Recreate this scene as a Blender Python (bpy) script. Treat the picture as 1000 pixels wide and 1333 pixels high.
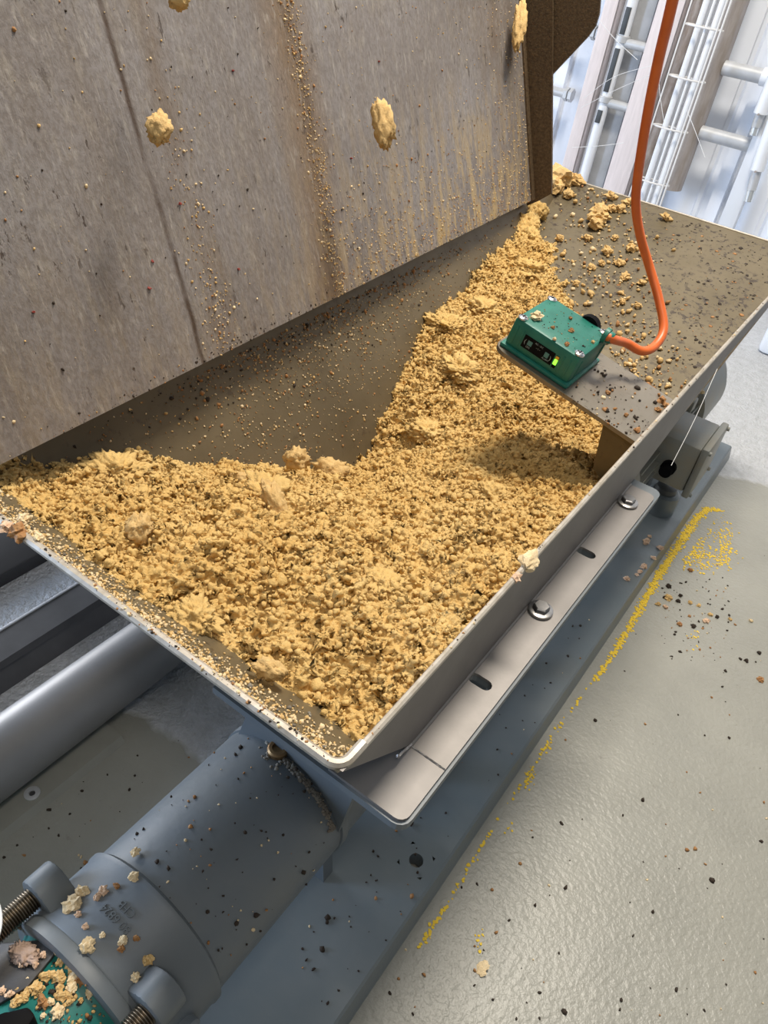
import bpy, bmesh, math, random
import numpy as np
from mathutils import Matrix, Vector

for o in list(bpy.data.objects): bpy.data.objects.remove(o)
scene = bpy.context.scene
COL = scene.collection
random.seed(7)
rng = np.random.default_rng(11)

# ------------------------------------------------------------------ camera
H = 1.10                                   # lens height above the floor
F = 1000.0                                 # focal length in pixels of the 1000 x 1333 frame
_u = np.array([849., -663., F]); _u /= np.linalg.norm(_u)
_v = np.array([-2025., -1152., F]); _v -= _u * (_v @ _u); _v /= np.linalg.norm(_v)
_d = np.cross(_u, _v); _d = _d if _d[1] > 0 else -_d
R = np.array([-_v, _u, -_d])               # camera frame -> world (x across, y along the pump, z up)
C0 = np.array([0., 0., H])
def ray(px, py): return R @ np.array([px - 500., py - 666.5, F]) / F
def hit(px, py, p0, n):
    r = ray(px, py); n = np.array(n, float)
    return C0 + r * (((np.array(p0, float) - C0) @ n) / (r @ n))
def onz(px, py, z): return hit(px, py, (0, 0, z), (0, 0, 1))
def ony(px, py, y): return hit(px, py, (0, y, 0), (0, 1, 0))
def onx(px, py, x): return hit(px, py, (x, 0, 0), (1, 0, 0))
def depth(p): return float((R.T @ (np.array(p) - C0))[2])

cd = bpy.data.cameras.new('camera'); cam = bpy.data.objects.new('camera', cd); COL.objects.link(cam)
m = Matrix.Identity(4)
for i, c in enumerate(([1, 0, 0], [0, -1, 0], [0, 0, -1])):
    w = R @ np.array(c, float)
    for j in range(3): m[j][i] = w[j]
m[2][3] = H
cam.matrix_world = m
cd.sensor_fit = 'HORIZONTAL'; cd.sensor_width = 36.0; cd.lens = 36.0; cd.clip_start = 0.02
scene.camera = cam

# ------------------------------------------------------------------ light
scene.view_settings.view_transform = 'Standard'
scene.view_settings.look = 'None'
scene.view_settings.gamma = 1.0
scene.view_settings.use_curve_mapping = False
scene.view_settings.exposure = 0.0
world = bpy.data.worlds.new('hall_daylight'); scene.world = world; world.use_nodes = True
world.node_tree.nodes['Background'].inputs[0].default_value = (0.86, 0.93, 1.0, 1)
world.node_tree.nodes['Background'].inputs[1].default_value = 0.20
def area(name, loc, target, sx, sy, power, col):
    l = bpy.data.lights.new(name, 'AREA'); l.shape = 'RECTANGLE'; l.size = sx; l.size_y = sy
    l.energy = power; l.color = col
    o = bpy.data.objects.new(name, l); COL.objects.link(o); o.location = loc
    o.rotation_euler = (Vector(target) - Vector(loc)).to_track_quat('-Z', 'Y').to_euler()
    return o
# hall lamps overhead and daylight from the open left side; all stand outside the picture
area('ceiling_lamp_far_offscreen', (-0.50, 1.75, 3.3), (-0.4, 0.9, 0), 0.8, 0.5, 125, (1.0, 0.92, 0.80))
area('ceiling_lamp_near_offscreen', (0.5, -0.7, 3.3), (-0.3, 0.6, 0), 0.8, 0.4, 20, (1.0, 0.94, 0.86))
area('doorway_left_near_offscreen', (-3.6, -1.8, 1.0), (-0.3, 0.1, 0.4), 1.0, 2.0, 130, (0.55, 0.72, 1.0))
area('doorway_left_far_offscreen', (-5.6, 1.2, 1.1), (-0.8, 0.6, 0.2), 2.0, 2.2, 150, (0.95, 0.97, 1.0))

# ------------------------------------------------------------------ numpy noise
def _hash(ix, iy, iz, s):
    h = (ix.astype(np.int64) * 374761393 + iy.astype(np.int64) * 668265263 + iz.astype(np.int64) * 2147483647 + s * 974634541) & 0xffffffff
    h = ((h ^ (h >> 13)) * 1274126177) & 0xffffffff
    h = (h ^ (h >> 16)) & 0xffffffff
    return h
def noise3(p, s=0):
    """gradient noise, about -1..1"""
    i = np.floor(p).astype(np.int64); f = p - i
    u = f * f * f * (f * (f * 6 - 15) + 10)
    tot = 0
    for dx in (0, 1):
        for dy in (0, 1):
            for dz in (0, 1):
                h = _hash(i[:, 0] + dx, i[:, 1] + dy, i[:, 2] + dz, s)
                a = (h & 0xffff) / 65535.0 * 2 * np.pi; zc = ((h >> 16) & 0xffff) / 32767.5 - 1
                q = np.sqrt(np.maximum(0, 1 - zc * zc))
                g = q * np.cos(a) * (f[:, 0] - dx) + q * np.sin(a) * (f[:, 1] - dy) + zc * (f[:, 2] - dz)
                wx = u[:, 0] if dx else 1 - u[:, 0]; wy = u[:, 1] if dy else 1 - u[:, 1]; wz = u[:, 2] if dz else 1 - u[:, 2]
                tot = tot + g * wx * wy * wz
    return tot * 1.6

# ------------------------------------------------------------------ materials
def mat(name, col, rough=0.5, metal=0.0, var=None, vscale=8.0, bump=0.0, bscale=60.0, spec=0.5, emit=None, rvar=0.0, detail=4.0, stretch=None, coat=0.0):
    m = bpy.data.materials.new(name); m.use_nodes = True
    nt = m.node_tree; b = nt.nodes['Principled BSDF']
    b.inputs['Roughness'].default_value = rough; b.inputs['Metallic'].default_value = metal
    b.inputs['Specular IOR Level'].default_value = spec
    if coat: b.inputs['Coat Weight'].default_value = coat
    tc = nt.nodes.new('ShaderNodeNewGeometry')
    vec = tc.outputs['Position']
    if stretch:
        mp = nt.nodes.new('ShaderNodeMapping'); mp.inputs['Scale'].default_value = stretch
        nt.links.new(vec, mp.inputs[0]); vec = mp.outputs[0]
    if var:
        n = nt.nodes.new('ShaderNodeTexNoise'); n.inputs['Scale'].default_value = vscale; n.inputs['Detail'].default_value = detail
        n.inputs['Roughness'].default_value = 0.62
        nt.links.new(vec, n.inputs['Vector'])
        r = nt.nodes.new('ShaderNodeValToRGB'); r.color_ramp.elements[0].position = 0.33; r.color_ramp.elements[1].position = 0.67
        r.color_ramp.elements[0].color = (*col, 1); r.color_ramp.elements[1].color = (*var, 1)
        nt.links.new(n.outputs['Fac'], r.inputs[0]); nt.links.new(r.outputs[0], b.inputs['Base Color'])
        if rvar:
            mr = nt.nodes.new('ShaderNodeMapRange'); mr.inputs['To Min'].default_value = rough - rvar; mr.inputs['To Max'].default_value = rough + rvar
            nt.links.new(n.outputs['Fac'], mr.inputs[0]); nt.links.new(mr.outputs[0], b.inputs['Roughness'])
    else:
        b.inputs['Base Color'].default_value = (*col, 1)
    if bump:
        n2 = nt.nodes.new('ShaderNodeTexNoise'); n2.inputs['Scale'].default_value = bscale; n2.inputs['Detail'].default_value = 3
        nt.links.new(tc.outputs['Position'], n2.inputs['Vector'])
        bp = nt.nodes.new('ShaderNodeBump'); bp.inputs['Strength'].default_value = bump; bp.inputs['Distance'].default_value = 0.002
        nt.links.new(n2.outputs['Fac'], bp.inputs['Height']); nt.links.new(bp.outputs[0], b.inputs['Normal'])
    if emit:
        b.inputs['Emission Color'].default_value = (*emit[0], 1); b.inputs['Emission Strength'].default_value = emit[1]
    return m

class NT:
    """small helper to wire shader nodes"""
    def __init__(s, m): s.m = m; s.t = m.node_tree; s.b = s.t.nodes['Principled BSDF']
    def n(s, kind, **kw):
        x = s.t.nodes.new('ShaderNode' + kind)
        for k, v in kw.items():
            if k.startswith('i_'): x.inputs[k[2:].replace('_', ' ')].default_value = v
            else: setattr(x, k, v)
        return x
    def l(s, a, b): s.t.links.new(a, b)
    def val(s, x, sock):
        if isinstance(x, (int, float)): sock.default_value = x
        else: s.l(x, sock)
    def math(s, op, a, b=0.0, c=None, clamp=False):
        x = s.n('Math', operation=op); x.use_clamp = clamp
        s.val(a, x.inputs[0]); s.val(b, x.inputs[1])
        if c is not None: s.val(c, x.inputs[2])
        return x.outputs[0]
    def noise(s, vec, scale, detail=4, rough=0.6):
        x = s.n('TexNoise'); x.inputs['Scale'].default_value = scale; x.inputs['Detail'].default_value = detail; x.inputs['Roughness'].default_value = rough
        s.l(vec, x.inputs['Vector']); return x.outputs['Fac']
    def rng(s, x, a, b, c=0.0, d=1.0):
        r = s.n('MapRange'); r.clamp = True
        s.l(x, r.inputs[0]); r.inputs[1].default_value = a; r.inputs[2].default_value = b; r.inputs[3].default_value = c; r.inputs[4].default_value = d
        return r.outputs[0]
    def mix(s, f, a, b):
        r = s.n('Mix', data_type='RGBA')
        s.val(f, r.inputs[0])
        for x, k in ((a, 6), (b, 7)):
            if isinstance(x, tuple): r.inputs[k].default_value = (*x, 1)
            else: s.l(x, r.inputs[k])
        return r.outputs[2]
    def scale(s, vec, sc):
        r = s.n('Mapping'); r.inputs['Scale'].default_value = sc; s.l(vec, r.inputs[0]); return r.outputs[0]
    def pos(s): return s.n('NewGeometry').outputs['Position']
    def bump(s, h, strength, dist=0.002):
        r = s.n('Bump'); r.inputs['Strength'].default_value = strength; r.inputs['Distance'].default_value = dist
        s.l(h, r.inputs['Height']); s.l(r.outputs[0], s.b.inputs['Normal'])

M = {}
M['steel'] = mat('brushed_stainless', (0.245, 0.228, 0.215), 0.55, 0.5, (0.215, 0.20, 0.188), 14, 0.05, 300, rvar=0.04)
M['steel_rim'] = mat('worn_rim_steel', (0.56, 0.52, 0.46), 0.5, 0.35, (0.40, 0.35, 0.28), 60)
M['weld'] = mat('weld_bead', (0.45, 0.43, 0.41), 0.35, 1.0, (0.3, 0.28, 0.26), 200, 0.4, 500)
M['bolt'] = mat('bolt_steel', (0.42, 0.40, 0.38), 0.3, 1.0, (0.32, 0.31, 0.3), 80)
M['hammer'] = mat('blue_grey_enamel', (0.125, 0.148, 0.170), 0.48, 0.0, (0.15, 0.165, 0.172), 9, 0.15, 90, rvar=0.07)
M['base'] = mat('grey_blue_base_enamel', (0.155, 0.188, 0.205), 0.33, 0.0, (0.19, 0.212, 0.218), 7, 0.12, 140, rvar=0.08)
M['teal'] = mat('teal_enamel', (0.010, 0.15, 0.13), 0.45, 0.0, (0.014, 0.19, 0.165), 15, 0.1, 90)
M['sensor'] = mat('green_sensor_plastic', (0.010, 0.150, 0.112), 0.45, 0.0, (0.02, 0.19, 0.14), 60, 0.1, 300)
M['black'] = mat('black_plastic', (0.006, 0.006, 0.007), 0.6, spec=0.06)
M['rubber'] = mat('dark_rubber', (0.035, 0.036, 0.04), 0.55, 0.0, (0.06, 0.055, 0.05), 30, 0.3, 120)
M['thread'] = mat('threaded_steel', (0.30, 0.26, 0.21), 0.35, 1.0, (0.18, 0.15, 0.11), 90)
M['screw'] = mat('screw_steel', (0.75, 0.74, 0.72), 0.22, 1.0)
M['orange'] = mat('orange_cable_jacket', (0.80, 0.175, 0.035), 0.4, 0.0, (0.70, 0.14, 0.028), 25)
M['crumb'] = mat('crumb', (0.55, 0.35, 0.13), 0.85, 0.0, (0.67, 0.46, 0.20), 120, 0.5, 500)
M['crumb_pale'] = mat('pale_crumb', (0.70, 0.53, 0.30), 0.85, 0.0, (0.80, 0.64, 0.40), 120, 0.4, 500)
M['crumb_pink'] = mat('dry_pinkish_crumb', (0.62, 0.40, 0.26), 0.85, 0.0, (0.72, 0.52, 0.36), 120, 0.4, 500)
M['crumb_brown'] = mat('brown_crumb', (0.30, 0.13, 0.04), 0.7, 0.0, (0.42, 0.22, 0.08), 120, 0.4, 500)
M['residue'] = mat('dried_residue', (0.30, 0.20, 0.14), 0.85, 0.0, (0.45, 0.32, 0.25), 60, 0.5, 300)
M['dirt'] = mat('dark_dirt', (0.03, 0.018, 0.01), 0.8)
M['red'] = mat('dark_red_flake', (0.22, 0.022, 0.012), 0.6)
M['green_led'] = mat('green_led', (0.2, 0.9, 0.1), 0.3, emit=((0.30, 1.0, 0.05), 1.6))
M['yellow_led'] = mat('yellow_led', (0.85, 0.45, 0.04), 0.3)
M['print'] = mat('grey_print', (0.30, 0.36, 0.36), 0.6)
M['print_teal'] = mat('teal_print', (0.09, 0.24, 0.23), 0.6)
M['yellow_paint'] = mat('yellow_floor_paint', (0.85, 0.60, 0.03), 0.6, 0.0, (0.75, 0.50, 0.02), 120)
M['motor'] = mat('grey_motor_enamel', (0.24, 0.26, 0.25), 0.42, 0.0, (0.28, 0.255, 0.20), 16, 0.1, 90)
M['motor_dark'] = mat('dark_motor_enamel', (0.075, 0.085, 0.088), 0.45, 0.0, (0.1, 0.1, 0.095), 20)
M['zinc'] = mat('galvanised_tube', (0.56, 0.57, 0.59), 0.45, 0.2, (0.48, 0.49, 0.50), 20)
M['post'] = mat('pinkish_grey_post', (0.78, 0.70, 0.69), 0.55, 0.0, (0.68, 0.61, 0.60), 12, stretch=(8, 8, 1))
M['white'] = mat('white_enamel', (0.80, 0.83, 0.88), 0.4)
M['white_wire'] = mat('white_wire', (0.72, 0.71, 0.70), 0.45)
M['dirty_pipe'] = mat('dirty_grey_pipe', (0.40, 0.36, 0.34), 0.6, 0.0, (0.29, 0.25, 0.22), 10, stretch=(5, 5, 1))
M['brown_pipe'] = mat('brown_stained_pipe', (0.28, 0.22, 0.18), 0.7, 0.0, (0.42, 0.37, 0.34), 22, stretch=(4, 4, 1))
M['dark_grey'] = mat('dark_grey_finish', (0.05, 0.055, 0.06), 0.5)
M['glass'] = mat('clear_glass_cap', (0.75, 0.78, 0.8), 0.1, 0.6)
M['web'] = mat('cobweb', (0.8, 0.8, 0.8), 0.7)
M['pipe_grey'] = mat('silver_grey_pipe', (0.36, 0.352, 0.352), 0.42, 0.3, (0.30, 0.292, 0.288), 7, 0.05, 60)
M['rail'] = mat('dark_steel_rail', (0.13, 0.128, 0.13), 0.45, 0.4, (0.09, 0.088, 0.09), 10)
M['dark_beam'] = mat('dark_beam', (0.03, 0.028, 0.028), 0.6)
M['chute_side'] = mat('brown_caked_steel', (0.075, 0.048, 0.026), 0.6, 0.2, (0.15, 0.10, 0.052), 160, 0.6, 300)
M['plug'] = mat('rusty_brass_plug', (0.35, 0.22, 0.10), 0.45, 0.7, (0.22, 0.13, 0.06), 90)
M['scale'] = mat('grey_dust_crust', (0.26, 0.24, 0.20), 0.9, 0.0, (0.16, 0.13, 0.10), 60, 0.6, 300)

# floor: smooth grey green coat near the pump, rough pale coat beyond an uneven edge
def floor_mat():
    m = bpy.data.materials.new('coated_concrete'); m.use_nodes = True; k = NT(m); p = k.pos()
    sep = k.n('SeparateXYZ'); k.l(p, sep.inputs[0]); x, y = sep.outputs[0], sep.outputs[1]
    wob = k.math('MULTIPLY', k.math('SUBTRACT', k.noise(p, 6, 4), 0.5), 0.16)
    yw = k.math('ADD', y, wob)
    right = k.rng(k.math('ADD', yw, k.math('MULTIPLY', x, -0.55)), 2.035, 2.06)
    left = k.math('MULTIPLY', k.rng(k.math('ADD', yw, k.rng(x, -.80, -.86, 0.0, .5)), 0.47, 0.485), k.math('LESS_THAN', x, -0.3))
    rough = k.math('MAXIMUM', right, left)
    c1 = k.mix(k.rng(k.noise(p, 5, 5), .35, .65), (0.28, 0.277, 0.243), (0.325, 0.32, 0.28))
    blot = k.rng(k.noise(p, 34, 5, .7), .64, .72)
    c1 = k.mix(k.math('MULTIPLY', blot, 0.35), c1, (0.15, 0.13, 0.105))
    c2 = k.mix(k.rng(k.noise(p, 40, 4), .35, .65), (0.46, 0.47, 0.48), (0.56, 0.57, 0.59))
    k.l(k.mix(rough, c1, c2), k.b.inputs['Base Color'])
    k.l(k.math('MULTIPLY_ADD', rough, -0.03, 0.40), k.b.inputs['Roughness'])
    fine = k.noise(p, 120, 2.5, .55); mid = k.noise(p, 24, 2)
    h = k.math('MULTIPLY', fine, k.math('MULTIPLY_ADD', rough, 1.8, 0.36))
    h = k.math('ADD', h, k.math('MULTIPLY', mid, 0.25))
    k.bump(h, 0.75, 0.006)
    return m
M['floor'] = floor_mat()
M['strip'] = mat('grey_green_paint', (0.28, 0.277, 0.243), 0.4, 0.0, (0.325, 0.32, 0.28), 12, 0.2, 80)
M['wall'] = mat('white_cladding', (0.84, 0.88, 0.95), 0.42, 0.0, (0.80, 0.84, 0.92), 3)

# sheet metal with dirt: (base colours, speck colours) in world position
def dirty_steel(name, c1, c2, metal, rough, speck=0.3, speck_col=(0.05, 0.03, 0.015), sc=70, stretch=(1, 1, 1), film=None, thr=.56):
    m = bpy.data.materials.new(name); m.use_nodes = True; k = NT(m); p = k.pos()
    q = k.scale(p, stretch)
    base = k.mix(k.rng(k.noise(p, 5, 5), .3, .7), c1, c2)
    if film: base = k.mix(k.rng(k.noise(p, 2.2, 3), .42, .62), base, film)
    sp = k.rng(k.noise(q, sc, 5, .7), thr, thr + .06)
    sp2 = k.rng(k.noise(p, sc * .22, 3), .35, .65)
    f = k.math('MULTIPLY', k.math('MULTIPLY', sp, sp2), speck, clamp=True)
    k.l(k.mix(f, base, speck_col), k.b.inputs['Base Color'])
    k.l(k.math('MULTIPLY', k.math('SUBTRACT', 1.0, f), metal), k.b.inputs['Metallic'])
    k.l(k.math('MULTIPLY_ADD', k.noise(p, 12, 4), 0.2, rough - .1), k.b.inputs['Roughness'])
    k.bump(f, 0.3, 0.001)
    return m
M['wall_left'] = dirty_steel('brown_filmed_steel', (0.105, 0.078, 0.040), (0.165, 0.128, 0.074), 0.3, 0.45, 0.6)
M['wall_far'] = dirty_steel('speckled_steel', (0.125, 0.098, 0.054), (0.195, 0.158, 0.098), 0.3, 0.5, 1.6, (0.05, 0.033, 0.018), 75, thr=.53)
M['wall_near'] = dirty_steel('wet_speckled_steel', (0.125, 0.098, 0.054), (0.195, 0.158, 0.098), 0.35, 0.38, 0.9, (0.05, 0.033, 0.018), 80)
M['bracket'] = dirty_steel('speckled_bracket_steel', (0.20, 0.175, 0.138), (0.26, 0.228, 0.182), 0.5, 0.42, 0.8, (0.05, 0.035, 0.02), 90)

# ------------------------------------------------------------------ mesh helpers
def wloc(o):
    v = np.zeros(3)
    while o is not None: v += np.array(o.location); o = o.parent
    return v
def raw(name, V, Fc, material, parent=None, smooth=False, mats=None, midx=None):
    V = np.asarray(V, float)
    me = bpy.data.meshes.new(name)
    off = wloc(parent) if parent is not None else np.zeros(3)
    if isinstance(Fc, np.ndarray) and len(Fc):
        n, kk = Fc.shape
        me.vertices.add(len(V)); me.vertices.foreach_set('co', (V - off).astype(np.float32).ravel())
        me.loops.add(n * kk); me.loops.foreach_set('vertex_index', Fc.astype(np.int32).ravel())
        me.polygons.add(n); me.polygons.foreach_set('loop_start', np.arange(0, n * kk, kk, dtype=np.int32))
        me.update(calc_edges=True); me.validate()
    else:
        me.from_pydata([tuple(v) for v in (V - off)], [], [tuple(f) for f in Fc]); me.update()
    for q in (mats or [material]): me.materials.append(M[q])
    if midx is not None: me.polygons.foreach_set('material_index', np.asarray(midx, np.int32))
    if smooth: me.polygons.foreach_set('use_smooth', np.ones(len(me.polygons), bool))
    o = bpy.data.objects.new(name, me); COL.objects.link(o)
    if parent is not None: o.parent = parent
    return o
def from_bm(name, bm, material, parent=None, smooth=False):
    bmesh.ops.recalc_face_normals(bm, faces=bm.faces)
    if parent is not None: bmesh.ops.translate(bm, verts=bm.verts, vec=Vector(-wloc(parent)))
    me = bpy.data.meshes.new(name); bm.to_mesh(me); bm.free()
    me.materials.append(M[material])
    if smooth:
        me.polygons.foreach_set('use_smooth', np.ones(len(me.polygons), bool))
        try: me.set_sharp_from_angle(angle=math.radians(38))
        except Exception: pass
    o = bpy.data.objects.new(name, me); COL.objects.link(o)
    if parent is not None: o.parent = parent
    return o
def empty(name, loc):
    o = bpy.data.objects.new(name, None); COL.objects.link(o); o.location = loc; o.empty_display_size = 0.05
    return o
def tag(o, label=None, cat=None, group=None, kind=None):
    if label: o['label'] = label
    if cat: o['category'] = cat
    if group: o['group'] = group
    if kind: o['kind'] = kind
    return o
def frame(o, e1, e2, e3):
    """point (a,b,c) in a local frame -> world"""
    o, e1, e2, e3 = [np.array(q, float) for q in (o, e1, e2, e3)]
    return lambda a, b, c: o + e1 * a + e2 * b + e3 * c
ID = frame((0, 0, 0), (1, 0, 0), (0, 1, 0), (0, 0, 1))
def bm_box(lo, hi, bev=0.0, fr=ID, seg=2, bm=None):
    bm = bm or bmesh.new()
    vs = []
    for a in (0, 1):
        for b in (0, 1):
            for c in (0, 1):
                vs.append(bm.verts.new(fr((lo, hi)[a][0], (lo, hi)[b][1], (lo, hi)[c][2])))
    fs = []
    for f in ((0, 1, 3, 2), (4, 6, 7, 5), (0, 4, 5, 1), (2, 3, 7, 6), (0, 2, 6, 4), (1, 5, 7, 3)):
        fs.append(bm.faces.new([vs[i] for i in f]))
    if bev:
        es = list({e for f in fs for e in f.edges})
        bmesh.ops.bevel(bm, geom=es, offset=bev, segments=seg, profile=0.5, affect='EDGES')
    return bm
def box(name, lo, hi, material, parent=None, bev=0.002, fr=ID, smooth=True):
    return from_bm(name, bm_box(lo, hi, bev, fr), material, parent, smooth)
def bm_prism(pts, vec, bm=None, bev=0.0):
    """extrude polygon pts (3d) along vec"""
    bm = bm or bmesh.new(); vec = np.array(vec, float)
    a = [bm.verts.new(p) for p in pts]; b = [bm.verts.new(np.array(p) + vec) for p in pts]
    n = len(a); fs = [bm.faces.new(a), bm.faces.new(b[::-1])]
    for i in range(n): fs.append(bm.faces.new((a[i], b[i], b[(i + 1) % n], a[(i + 1) % n])))
    if bev: bmesh.ops.bevel(bm, geom=list({e for f in fs for e in f.edges}), offset=bev, segments=2, profile=0.5, affect='EDGES')
    return bm
def prism(name, pts, vec, material, parent=None, bev=0.0, smooth=True): return from_bm(name, bm_prism(pts, vec, None, bev), material, parent, smooth)
def bm_lathe(prof, o, axis, ref, seg=32, bm=None, closed=False):
    """prof = [(along, radius)]; revolve about axis through o"""
    bm = bm or bmesh.new(); o = np.array(o, float); a = np.array(axis, float); a /= np.linalg.norm(a)
    r = np.array(ref, float); r -= a * (r @ a); r /= np.linalg.norm(r); s = np.cross(a, r)
    rings = []
    for t, rad in prof:
        rings.append([bm.verts.new(o + a * t + (r * math.cos(2 * math.pi * i / seg) + s * math.sin(2 * math.pi * i / seg)) * rad) for i in range(seg)])
    for A, B in zip(rings[:-1], rings[1:]):
        for i in range(seg): bm.faces.new((A[i], A[(i + 1) % seg], B[(i + 1) % seg], B[i]))
    if not closed:
        bm.faces.new(rings[0][::-1]); bm.faces.new(rings[-1])
    else:
        for i in range(seg): bm.faces.new((rings[-1][i], rings[-1][(i + 1) % seg], rings[0][(i + 1) % seg], rings[0][i]))
    return bm
def lathe(name, prof, o, axis, material, parent=None, ref=(0.01, 0.02, 1), seg=32, closed=False, smooth=True):
    return from_bm(name, bm_lathe(prof, o, axis, ref, seg, None, closed), material, parent, smooth)
def spline(pts, n):
    P = np.array(pts, float); P = np.vstack([2 * P[0] - P[1], P, 2 * P[-1] - P[-2]]); out = []
    for i in range(1, len(P) - 2):
        for t in np.linspace(0, 1, n, endpoint=False):
            a, b, c, d = P[i - 1], P[i], P[i + 1], P[i + 2]
            out.append(0.5 * (2 * b + (c - a) * t + (2 * a - 5 * b + 4 * c - d) * t * t + (3 * b - a - 3 * c + d) * t ** 3))
    out.append(P[-2]); return np.array(out)
def bm_tube(pts, rad, seg=10, bm=None):
    bm = bm or bmesh.new(); P = np.array(pts, float); n = len(P); rings = []
    rads = np.ones(n) * rad
    up = np.array([0.13, 0.29, 0.95])
    for i in range(n):
        t = P[min(i + 1, n - 1)] - P[max(i - 1, 0)]; t /= np.linalg.norm(t)
        a = up - t * (up @ t); a /= np.linalg.norm(a); up = a; b = np.cross(t, a)
        rings.append([bm.verts.new(P[i] + (a * math.cos(2 * math.pi * k / seg) + b * math.sin(2 * math.pi * k / seg)) * rads[i]) for k in range(seg)])
    for A, B in zip(rings[:-1], rings[1:]):
        for k in range(seg): bm.faces.new((A[k], A[(k + 1) % seg], B[(k + 1) % seg], B[k]))
    bm.faces.new(rings[0][::-1]); bm.faces.new(rings[-1]); return bm
def tube(name, pts, rad, material, parent=None, seg=10): return from_bm(name, bm_tube(pts, rad, seg), material, parent, True)
def holed_plate(name, outer, holes, th, material, parent=None, z=0.0):
    """flat horizontal plate, outline and holes in xy, from z down to z - th"""
    bm = bmesh.new(); es = []
    for loop in [outer] + holes:
        vs = [bm.verts.new((x, y, z)) for x, y in loop]
        es += [bm.edges.new((vs[i], vs[(i + 1) % len(vs)])) for i in range(len(vs))]
    bmesh.ops.triangle_fill(bm, use_beauty=True, use_dissolve=False, edges=es)
    r = bmesh.ops.extrude_face_region(bm, geom=list(bm.faces))
    bmesh.ops.translate(bm, verts=[v for v in r['geom'] if isinstance(v, bmesh.types.BMVert)], vec=(0, 0, -th))
    return from_bm(name, bm, material, parent, False)
def stadium(cx, cy, lx, r, n=7):
    out = []
    for k in range(n): a = -math.pi / 2 + math.pi * k / (n - 1); out.append((cx + lx + r * math.cos(a), cy + r * math.sin(a)))
    for k in range(n): a = math.pi / 2 + math.pi * k / (n - 1); out.append((cx - lx + r * math.cos(a), cy + r * math.sin(a)))
    return out
def hexbolt(parent, p, r, h, washer):
    b = lathe('bolt', [(0, r), (h * .86, r), (h, r * .86)], p, (0, 0, 1), 'bolt', parent, (0.8, 0.3, 0), 6, smooth=False)
    lathe('washer', [(-0.0025, washer), (0.0, washer * .99), (0.0006, washer * .9)], np.array(p) + [0, 0, 0.002], (0, 0, 1), 'bolt', b, seg=28)
    return b

# ---- lumpy grains
def ico(sub):
    bm = bmesh.new(); bmesh.ops.create_icosphere(bm, subdivisions=sub, radius=1.0)
    V = np.array([v.co[:] for v in bm.verts]); Fc = np.array([[v.index for v in f.verts] for f in bm.faces]); bm.free()
    return V, Fc
ICO = {s: ico(s) for s in (1, 2, 3, 4)}
def lump(sub, seed, amp=0.35, freq=1.3, amp2=0.18):
    V, Fc = ICO[sub]
    q = V * freq + seed * 7.31
    d = 1 + amp * noise3(q, 3) + amp2 * np.abs(noise3(q * 2.6 + 5, 4)) * 2 - amp2 * .5
    if sub >= 3: d += 0.10 * np.abs(noise3(q * 6.0 + 9, 5))
    return V * d[:, None], Fc
def clodshape(seed, sub=5):
    if sub not in ICO: ICO[sub] = ico(sub)
    V, Fc = ICO[sub]; q = V * 1.5 + seed * 3.71
    d = 1 + .45 * noise3(q, 3) + .5 * (np.abs(noise3(q * 2.2, 4)) - .3) + .3 * (np.abs(noise3(q * 5, 5)) - .3) + .13 * noise3(q * 12, 6) - .5 * np.clip(noise3(q * 5 + 4, 7) - .25, 0, 1)
    return V * d[:, None], Fc
def rot_rand(n):
    q = rng.normal(size=(n, 4)); q /= np.linalg.norm(q, axis=1)[:, None]
    w, x, y, z = q.T
    return np.stack([np.stack([1 - 2 * (y * y + z * z), 2 * (x * y - z * w), 2 * (x * z + y * w)], 1),
                     np.stack([2 * (x * y + z * w), 1 - 2 * (x * x + z * z), 2 * (y * z - x * w)], 1),
                     np.stack([2 * (x * z - y * w), 2 * (y * z + x * w), 1 - 2 * (x * x + y * y)], 1)], 1)
LUMPS = {s: [lump(s, i + 1, .55, 1.6, .35) for i in range(8)] for s in (1, 2)}
def scatter(P, S, sub=1, flat=None, normal=None):
    """many small grains as vertex / face arrays; P positions, S sizes"""
    Vs, Fs = [], []; n = len(P); Rm = rot_rand(n); base = 0
    kind = rng.integers(0, 8, n); st = rng.uniform(0.65, 1.35, (n, 3))
    for kk in range(8):
        idx = np.where(kind == kk)[0]
        if not len(idx): continue
        V, Fc = LUMPS[sub][kk]
        W = np.einsum('nij,nvj->nvi', Rm[idx], V[None] * st[idx][:, None, :]) * np.asarray(S)[idx][:, None, None]
        if flat is not None:
            nn = np.array(normal, float); dd = W @ nn
            W = W - dd[..., None] * nn * (1 - flat)
        W = W + np.asarray(P)[idx][:, None, :]
        Vs.append(W.reshape(-1, 3)); Fs.append((Fc[None] + (base + np.arange(len(idx)) * len(V))[:, None, None]).reshape(-1, 3))
        base += len(idx) * len(V)
    return np.vstack(Vs), np.vstack(Fs)
def grains(name, P, S, mats, label, cat, sub=1, weights=None, **kw):
    V, Fc = scatter(np.asarray(P), np.asarray(S), sub, **kw)
    nf = len(LUMPS[sub][0][1]); ng = len(Fc) // nf
    mi = np.repeat(rng.choice(len(mats), ng, p=weights), nf)
    o = raw(name, V, Fc, None, None, False, mats, mi)
    return tag(o, label, cat, kind='stuff')
LUMP_ME = {}
def lump_mesh(material, k):
    key = (material, k)
    if key not in LUMP_ME:
        V, Fc = clodshape(20 + k, 3)
        me = bpy.data.meshes.new('crumb_mesh'); me.from_pydata([tuple(v) for v in V], [], [tuple(f) for f in Fc])
        me.materials.append(M[material]); LUMP_ME[key] = me
    return LUMP_ME[key]
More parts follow.
